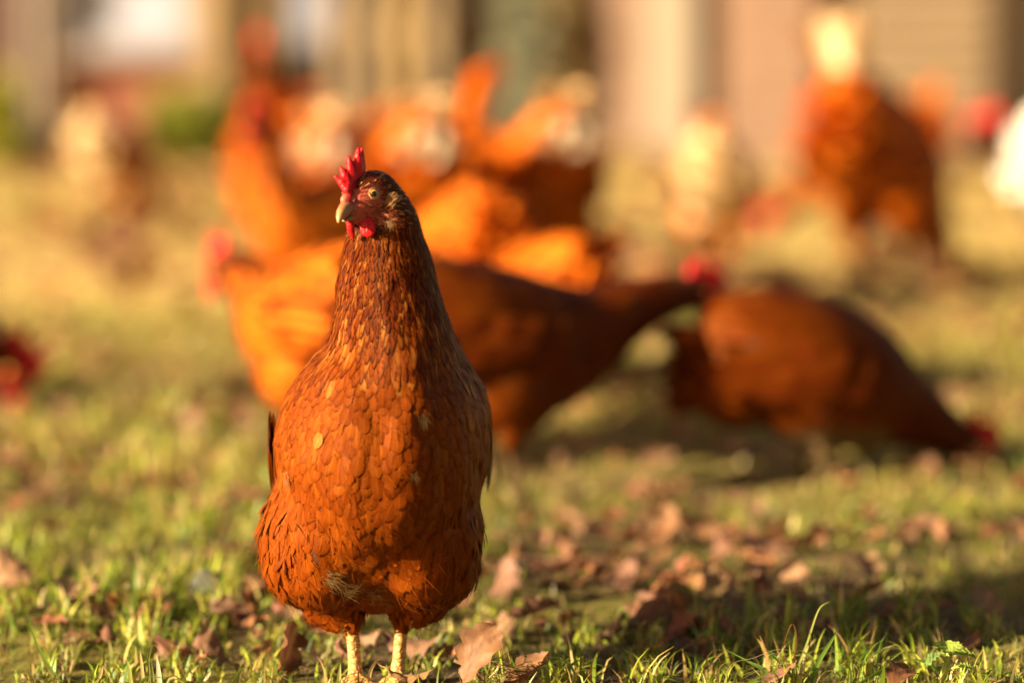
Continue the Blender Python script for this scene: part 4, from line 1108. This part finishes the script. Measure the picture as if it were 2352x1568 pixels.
def board_fence(px0, px1, Y, rz, n, mat, label, hgt=1.4, gap=.006, drop=None, name="board_fence"):
    r, hw = at_thing(name, px0, px1, Y, rz); g = np.random.default_rng(int(px0)); bw = 2 * hw / n
    for k in range(n):
        x = -hw + k * bw
        bm = bmesh.new(); add_box(bm, x + gap / 2, x + bw - gap / 2, 0, .018, .01, hgt - g.random() * .02); bevel(bm_obj("board", bm, mat[k % len(mat)], r, False), .003)
    bm = bmesh.new(); add_box(bm, -hw, hw, .060, .075, .0, hgt - .05); bm_obj('gap_shade_sheet', bm, M_DARKGAP, r, False)  # dark sheet added behind the boards so the gaps read as black shade
    for z in (.35, hgt - .3):
        bm = bmesh.new(); add_box(bm, -hw, hw, .020, .055, z, z + .07); bm_obj("rail", bm, mat[0], r, False)
    tag(r, label, "fence"); return r
def shrub(px, py0, py1, pxw, Y, label, cols, seed, leaf=.03, n=900, cat="shrub", name="shrub", dense=1.0):
    g = np.random.default_rng(seed); c = W(px, (py0 + py1) / 2, Y); x0, x1 = XatY(px - pxw / 2, Y), XatY(px + pxw / 2, Y); rx = (x1 - x0) / 2
    zt, zb = W(px, py0, Y).z, gh(c.x, Y); rz = (zt - zb) / 2
    root = empty(name, (c.x, Y, zb)); f = Feathers()
    for k in range(n):
        v = g.normal(0, 1, 3); v /= np.linalg.norm(v); rr = g.random() ** .45
        lump = 1 + .25 * mnoise.noise(Vector(v * 2.3 + seed))
        p = np.array((v[0] * rx * rr * lump, v[1] * rx * rr * .8 * lump, rz * 1.02 + v[2] * rz * rr * lump))
        d = Vector(v) + Vector(g.normal(0, .6, 3)); col = np.array(cols[g.integers(len(cols))]) * g.uniform(.7, 1.3)
        f.free(p, d, Vector(g.normal(0, 1, 3)), leaf * g.uniform(.7, 1.3), leaf * .55, (*col, 0), nt=4, ns=3)
    f.build("foliage", M_GRASS, root)
    bm = bmesh.new()
    for k in range(7):
        a = g.uniform(0, 6.28); add_tube(bm, [(0, 0, 0), (math.cos(a) * rx * .3, math.sin(a) * rx * .25, rz * .8), (math.cos(a) * rx * .7, math.sin(a) * rx * .5, rz * 1.5)], [.012, .008, .004], 6)
    bm_obj("stem", bm, M_BARK, root); tag(root, label, cat); return root
M_BARK = noise_mat("bark", (.05, .035, .022), (.13, .09, .055), 40, vec=(1, 1, .2))
M_DARKGAP = noise_mat('gap_shade', (.03, .02, .014), (.06, .04, .025), 9)
def background():
    Yb = 8.3
    darkbrick = brick_mat("dark_brick", (.10, .045, .030), (.075, .035, .025), (.10, .08, .07)); red = brick_mat("red_brick", (.22, .060, .030), (.17, .045, .025), (.16, .09, .06))
    tanb = brick_mat("tan_brick", (.155, .085, .050), (.13, .070, .040), (.15, .105, .075)); pink = brick_mat("pale_brick", (.135, .075, .045), (.15, .086, .054), (.155, .11, .08))
    grey = noise_mat("grey_render", (.20, .15, .11), (.27, .21, .16), 8, bump=.2); white = noise_mat("white_paint", (.28, .28, .33), (.33, .33, .38), 12, bump=.1, rough=.5)
    ochre = noise_mat("ochre_board", (.20, .13, .045), (.28, .185, .065), 10, vec=(6, 6, .5)); tan = noise_mat("tan_board", (.15, .105, .058), (.20, .145, .082), 10, vec=(6, 6, .5)); oliv = noise_mat("olive_board", (.22, .15, .075), (.30, .21, .11), 10, vec=(6, 6, .5))
    dk = noise_mat("dark_board", (.09, .05, .026), (.15, .085, .045), 10, vec=(6, 6, .5)); crm = noise_mat("cream_paint", (.19, .155, .115), (.23, .19, .145), 9, bump=.15); clap = noise_mat("grey_brown_board", (.19, .13, .075), (.27, .19, .11), 9, vec=(.6, 5, 5))
    mauve = noise_mat("mauve_brown_board", (.26, .14, .085), (.34, .19, .12), 9, vec=(6, 6, .5)); void = noise_mat("dark_gap", (.03, .02, .014), (.06, .04, .025), 9)
    # left: low brick outbuilding with a white framed window
    r, hw = at_thing("brick_outbuilding", -1900, 470, Yb + .35); x = lambda px: XatY(px, Yb + .35) - r.location.x; z = lambda py: W(300, py, Yb + .35).z - r.location.z
    wl, wr, wb = x(140), x(445), z(118)
    bm = bmesh.new(); add_box(bm, -hw, x(38), 0, 2.2, 0, 1.9); bm_obj("side_wall", bm, darkbrick, r, False)
    bm = bmesh.new(); add_box(bm, x(38), wl, .02, 2.2, 0, 1.9); bm_obj("rendered_pier", bm, grey, r, False)
    bm = bmesh.new(); add_box(bm, wl, wr, .03, 2.2, 0, wb); bm_obj("wall", bm, red, r, False)
    bm = bmesh.new(); add_box(bm, wr, hw, .01, 2.2, 0, 1.9); bm_obj("corner_pier", bm, oliv, r, False)
    bm = bmesh.new(); add_box(bm, wl, wr, .03, 2.2, wb + .62, 1.9); bm_obj("upper_wall", bm, red, r, False)
    f = bm = bmesh.new(); t = .05
    for b in ((wl, wl + t, wb, wb + .62), (wr - t, wr, wb, wb + .62), (wl + t, wr - t, wb, wb + t), (wl + t, wr - t, wb + .62 - t, wb + .62)): add_box(bm, b[0], b[1], .01, .08, b[2], b[3])
    win = bevel(bm_obj("window", bm, white, r, False)); 
    gm, gn, gp = new_mat("window_glass"); gp.inputs['Base Color'].default_value = (.62, .60, .64, 1); gp.inputs['Roughness'].default_value = .12; gp.inputs['Coat Weight'].default_value = .6
    nz = N(gn, "ShaderNodeTexNoise", i_Scale=3.0); rp = ramp(gn, [(.35, (.24, .25, .33)), (.65, (.38, .40, .50))]); gn.links.new(nz.outputs[0], rp.inputs[0]); gn.links.new(rp.outputs[0], gp.inputs['Base Color'])  # bluish sky reflection painted into the pane colour
    bm = bmesh.new(); add_box(bm, wl + t, wr - t, .045, .06, wb + t, wb + .62 - t); bm_obj("pane", bm, gm, win, False)
    bm = bmesh.new(); add_box(bm, wl - .02, wr + .02, -.03, .03, wb - .03, wb - .001); bevel(bm_obj("sill", bm, white if False else grey, r, False))
    bm = bmesh.new(); add_box(bm, -hw - .1, hw + .1, -.15, 2.3, 1.9, 1.98); bm_obj("roof", bm, dk, r, False)
    bm = bmesh.new(); add_tube(bm, [(x(96), -.03, .0), (x(96), -.03, 1.85)], .028, 12); bm_obj("downpipe", bm, noise_mat("grey_pipe", (.26, .22, .20), (.32, .28, .26), 10), r)
    tag(r, "low red brick outbuilding with a pale window at the far left", "building")
    # middle: mixed timber fencing
    post(470, 522, Yb + .2, 1.5, oliv, "olive brown wooden post beside the brick outbuilding")
    board_fence(522, 640, Yb + .25, R(0), 4, [tan, ochre, tan, oliv], "weathered tan board panel left of the dark gap")
    r, hw = at_thing("shed_door", 640, 800, Yb + .5); z = lambda py: W(700, py, Yb + .5).z - r.location.z
    bm = bmesh.new(); add_box(bm, -hw, hw, 0, .05, 0, 1.7); bm_obj("leaf", bm, void, r, False)
    bm = bmesh.new(); add_box(bm, -hw * .55, hw * .75, -.015, .0, z(105), z(105) + .3); fr = bevel(bm_obj("window", bm, noise_mat("grey_paint", (.20, .20, .24), (.26, .26, .30), 10), r, False)); 
    bm = bmesh.new(); add_box(bm, -hw * .40, hw * .60, -.02, -.0155, z(90), z(90) + .24); bm_obj("pane", bm, gm, fr, False)
    tag(r, "dark shed door with a small bluish window", "door")
    board_fence(738, 1040, Yb, R(-14), 4, [tan, tan, ochre, tan], "pale sunlit board fence with dark gaps behind the flock", gap=.055)
    post(1040, 1150, Yb + .05, 1.6, dk, "thick dark brown post right of the pale board fence")
    shrub(1205, -160, 430, 120, Yb - .02, "narrow dusty green shrub between dark post and ochre boards", [(.26, .27, .18), (.32, .32, .22), (.21, .22, .15)], 5, .035, 1300)
    board_fence(1262, 1375, Yb + .1, R(-15), 3, [ochre, ochre, oliv], "ochre brown upright boards left of the pale brick pier")
    post(1375, 1480, Yb, 1.5, pink, "sunlit orange brick pier left of the cream post", R(-20), "brick_pier", "pier")
    post(1480, 1592, Yb - .1, 1.6, crm, "wide cream painted post in the middle of the background", R(-18))
    board_fence(1592, 1660, Yb + .05, 0, 2, [mauve, mauve], "narrow mauve brown board panel right of the cream post")
    r, hw = at_thing("brick_wall", 1655, 1865, Yb - .5, R(-20)); bm = bmesh.new(); add_box(bm, -hw, hw, 0, .22, 0, 1.3); bm_obj("masonry", bm, tanb, r, False)
    bm = bmesh.new(); add_box(bm, -hw - .02, hw + .02, -.02, .24, 1.3, 1.36); bevel(bm_obj("coping", bm, grey, r, False)); tag(r, "sunlit tan brick wall behind the tall tailed hen", "wall")
    post(1862, 1925, Yb + .35, 1.6, void, "nearly black strip standing in for the dark gap between tan brick wall and grey shed")  # no real post: a near-black block put in for the dark gap
    # right: clapboard shed
    r, hw = at_thing("clapboard_shed", 1915, 2300, Yb + .1); k = 0; zz = .02
    bm = bmesh.new(); add_box(bm, -hw, hw, .03, 1.6, 0, 1.8); bm_obj("wall", bm, clap, r, False)
    while zz < 1.75:
        bm = bmesh.new(); add_box(bm, -hw + .001, hw - .001, 0, .026, zz, zz + .062)
        for v in bm.verts:
            if v.co.z > zz + .05 and v.co.y < .01: v.co.y += .016
        bm_obj("clapboard", bm, clap, r, False); zz += .066
    bm = bmesh.new(); add_box(bm, -hw - .1, hw + .2, -.15, 1.8, 1.82, 1.9); bm_obj("roof", bm, dk, r, False); tag(r, "grey brown clapboard shed at the far right", "shed")
    post(2290, 2400, Yb, 1.7, crm, "cream painted post at the right edge beside clapboard shed", R(-12))
    board_fence(2420, 3700, Yb + .3, R(-4), 14, [oliv, dk, oliv], "long brown board fence running on past the cream post")
    G = [(.30, .33, .03), (.24, .28, .03), (.36, .36, .06), (.14, .18, .025)]
    shrub(420, 215, 400, 165, 7.4, "bright olive green bush beside the cream tailed hen", G, 8, .04, 700)
    shrub(500, 225, 400, 110, 7.6, "darker olive bush between the bright bush and the hens", [(.20, .22, .05), (.14, .16, .04)], 9, .04, 600)
    shrub(5, 185, 400, 90, 7.2, "yellow green bush at the left edge of the yard", [(.34, .33, .03), (.24, .24, .03)], 10, .04, 600)
    shrub(120, 330, 420, 160, 7.3, "low brown green weeds along the outbuilding's foot", [(.16, .13, .05), (.20, .18, .05), (.10, .07, .03)], 12, .035, 500, "weeds", "weed_clump")

# ------------------------------------------------------------------ the flock
def flock():
    protos = {}
    def proto(key):
        if key not in protos:
            pose, opt = key
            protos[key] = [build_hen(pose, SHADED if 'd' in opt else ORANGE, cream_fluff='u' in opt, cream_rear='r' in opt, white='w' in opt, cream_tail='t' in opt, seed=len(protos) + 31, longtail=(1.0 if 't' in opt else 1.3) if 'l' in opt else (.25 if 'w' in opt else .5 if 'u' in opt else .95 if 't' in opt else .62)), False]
        p = protos[key]
        if not p[1]: p[1] = True; return p[0]
        return copy_tree(p[0])
    # (pose, options, px of the body, ground distance Y, heading deg (0 = picture right, 90 = away), scale, label)
    L = [
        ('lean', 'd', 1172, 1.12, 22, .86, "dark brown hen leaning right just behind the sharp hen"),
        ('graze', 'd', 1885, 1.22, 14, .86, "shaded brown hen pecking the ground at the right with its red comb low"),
        ('lean', '', 725, 1.36, 122, .88, "bright orange hen leaning left with its red head out past the sharp hen"),
        ('peck', 'd', -550, 1.75, 9, 1.3, "hen coming in at the left edge with only its red face showing"),
        ('upright', '', 635, 4.1, 105, 1.0, "tall orange hen with its neck raised highest in the left cluster"),
        ('upright', '', 750, 2.7, 222, .85, "orange hen with a large red face below the tall hen"),
        ('peck', 'tu', 795, 3.1, 80, .92, "hen with round white tail raised next to the tall hen"),
        ('peck', '', 1015, 2.0, 118, .84, "glowing orange hen standing directly behind the sharp hen's head"),
        ('lean', '', 1215, 1.85, 122, .76, "orange hen whose sunlit back shows above the dark leaning hen"),
        ('lean', '', 875, 5.0, 260, .86, "far hen showing a round red face above the sharp hen's comb"),
        ('peck', 'tu', 960, 2.85, 95, .95, "hen with white tail raised just right of the sharp hen's head"),
        ('peck', 'l', 885, 3.2, 165, .86, "hen with long orange tail pointing up to the right"),
        ('peck', 'tu', 1250, 3.0, 100, .95, "hen with small white tail tip farthest right in the middle cluster"),
        ('lean', '', 1240, 3.4, 290, .86, "hen with pale red face at the right end of the middle cluster"),
        ('peck', 'lt', 2030, 3.5, 60, 1.10, "big hen with tall cream tail and shaded flank in the right background"),
        ('peck', 'r', 1645, 4.0, 80, .80, "hen seen from behind with a glowing cream rump"),
        ('lean', '', 2665, 3.5, 170, 1.12, "orange hen at the right edge facing left with a red face"),
        ('peck', 'w', 2595, 2.7, 20, .95, "white hen cut off by the right edge"),
        ('peck', 'rut', 275, 5.0, 66, .72, "cream rumped hen far off in front of the brick outbuilding"),
        ('peck', '', 1985, 5.0, 170, .84, "farthest hen mostly hidden behind the big tall tailed hen"),
    ]
    for pose, opt, px, Y, hd, s, lb in L:
        o = proto((pose, opt)); x = XatY(px, Y)
        o.location = (x, Y, gh(x, Y)); o.rotation_euler = (0, 0, R(hd)); o.scale = (s, s, s)
        tag(o, lb, "hen", "brown hens in the yard" if 'w' not in opt else None)

build_ground()
background()
build_hero()
flock()
build_leaves()
plants()
build_grass()
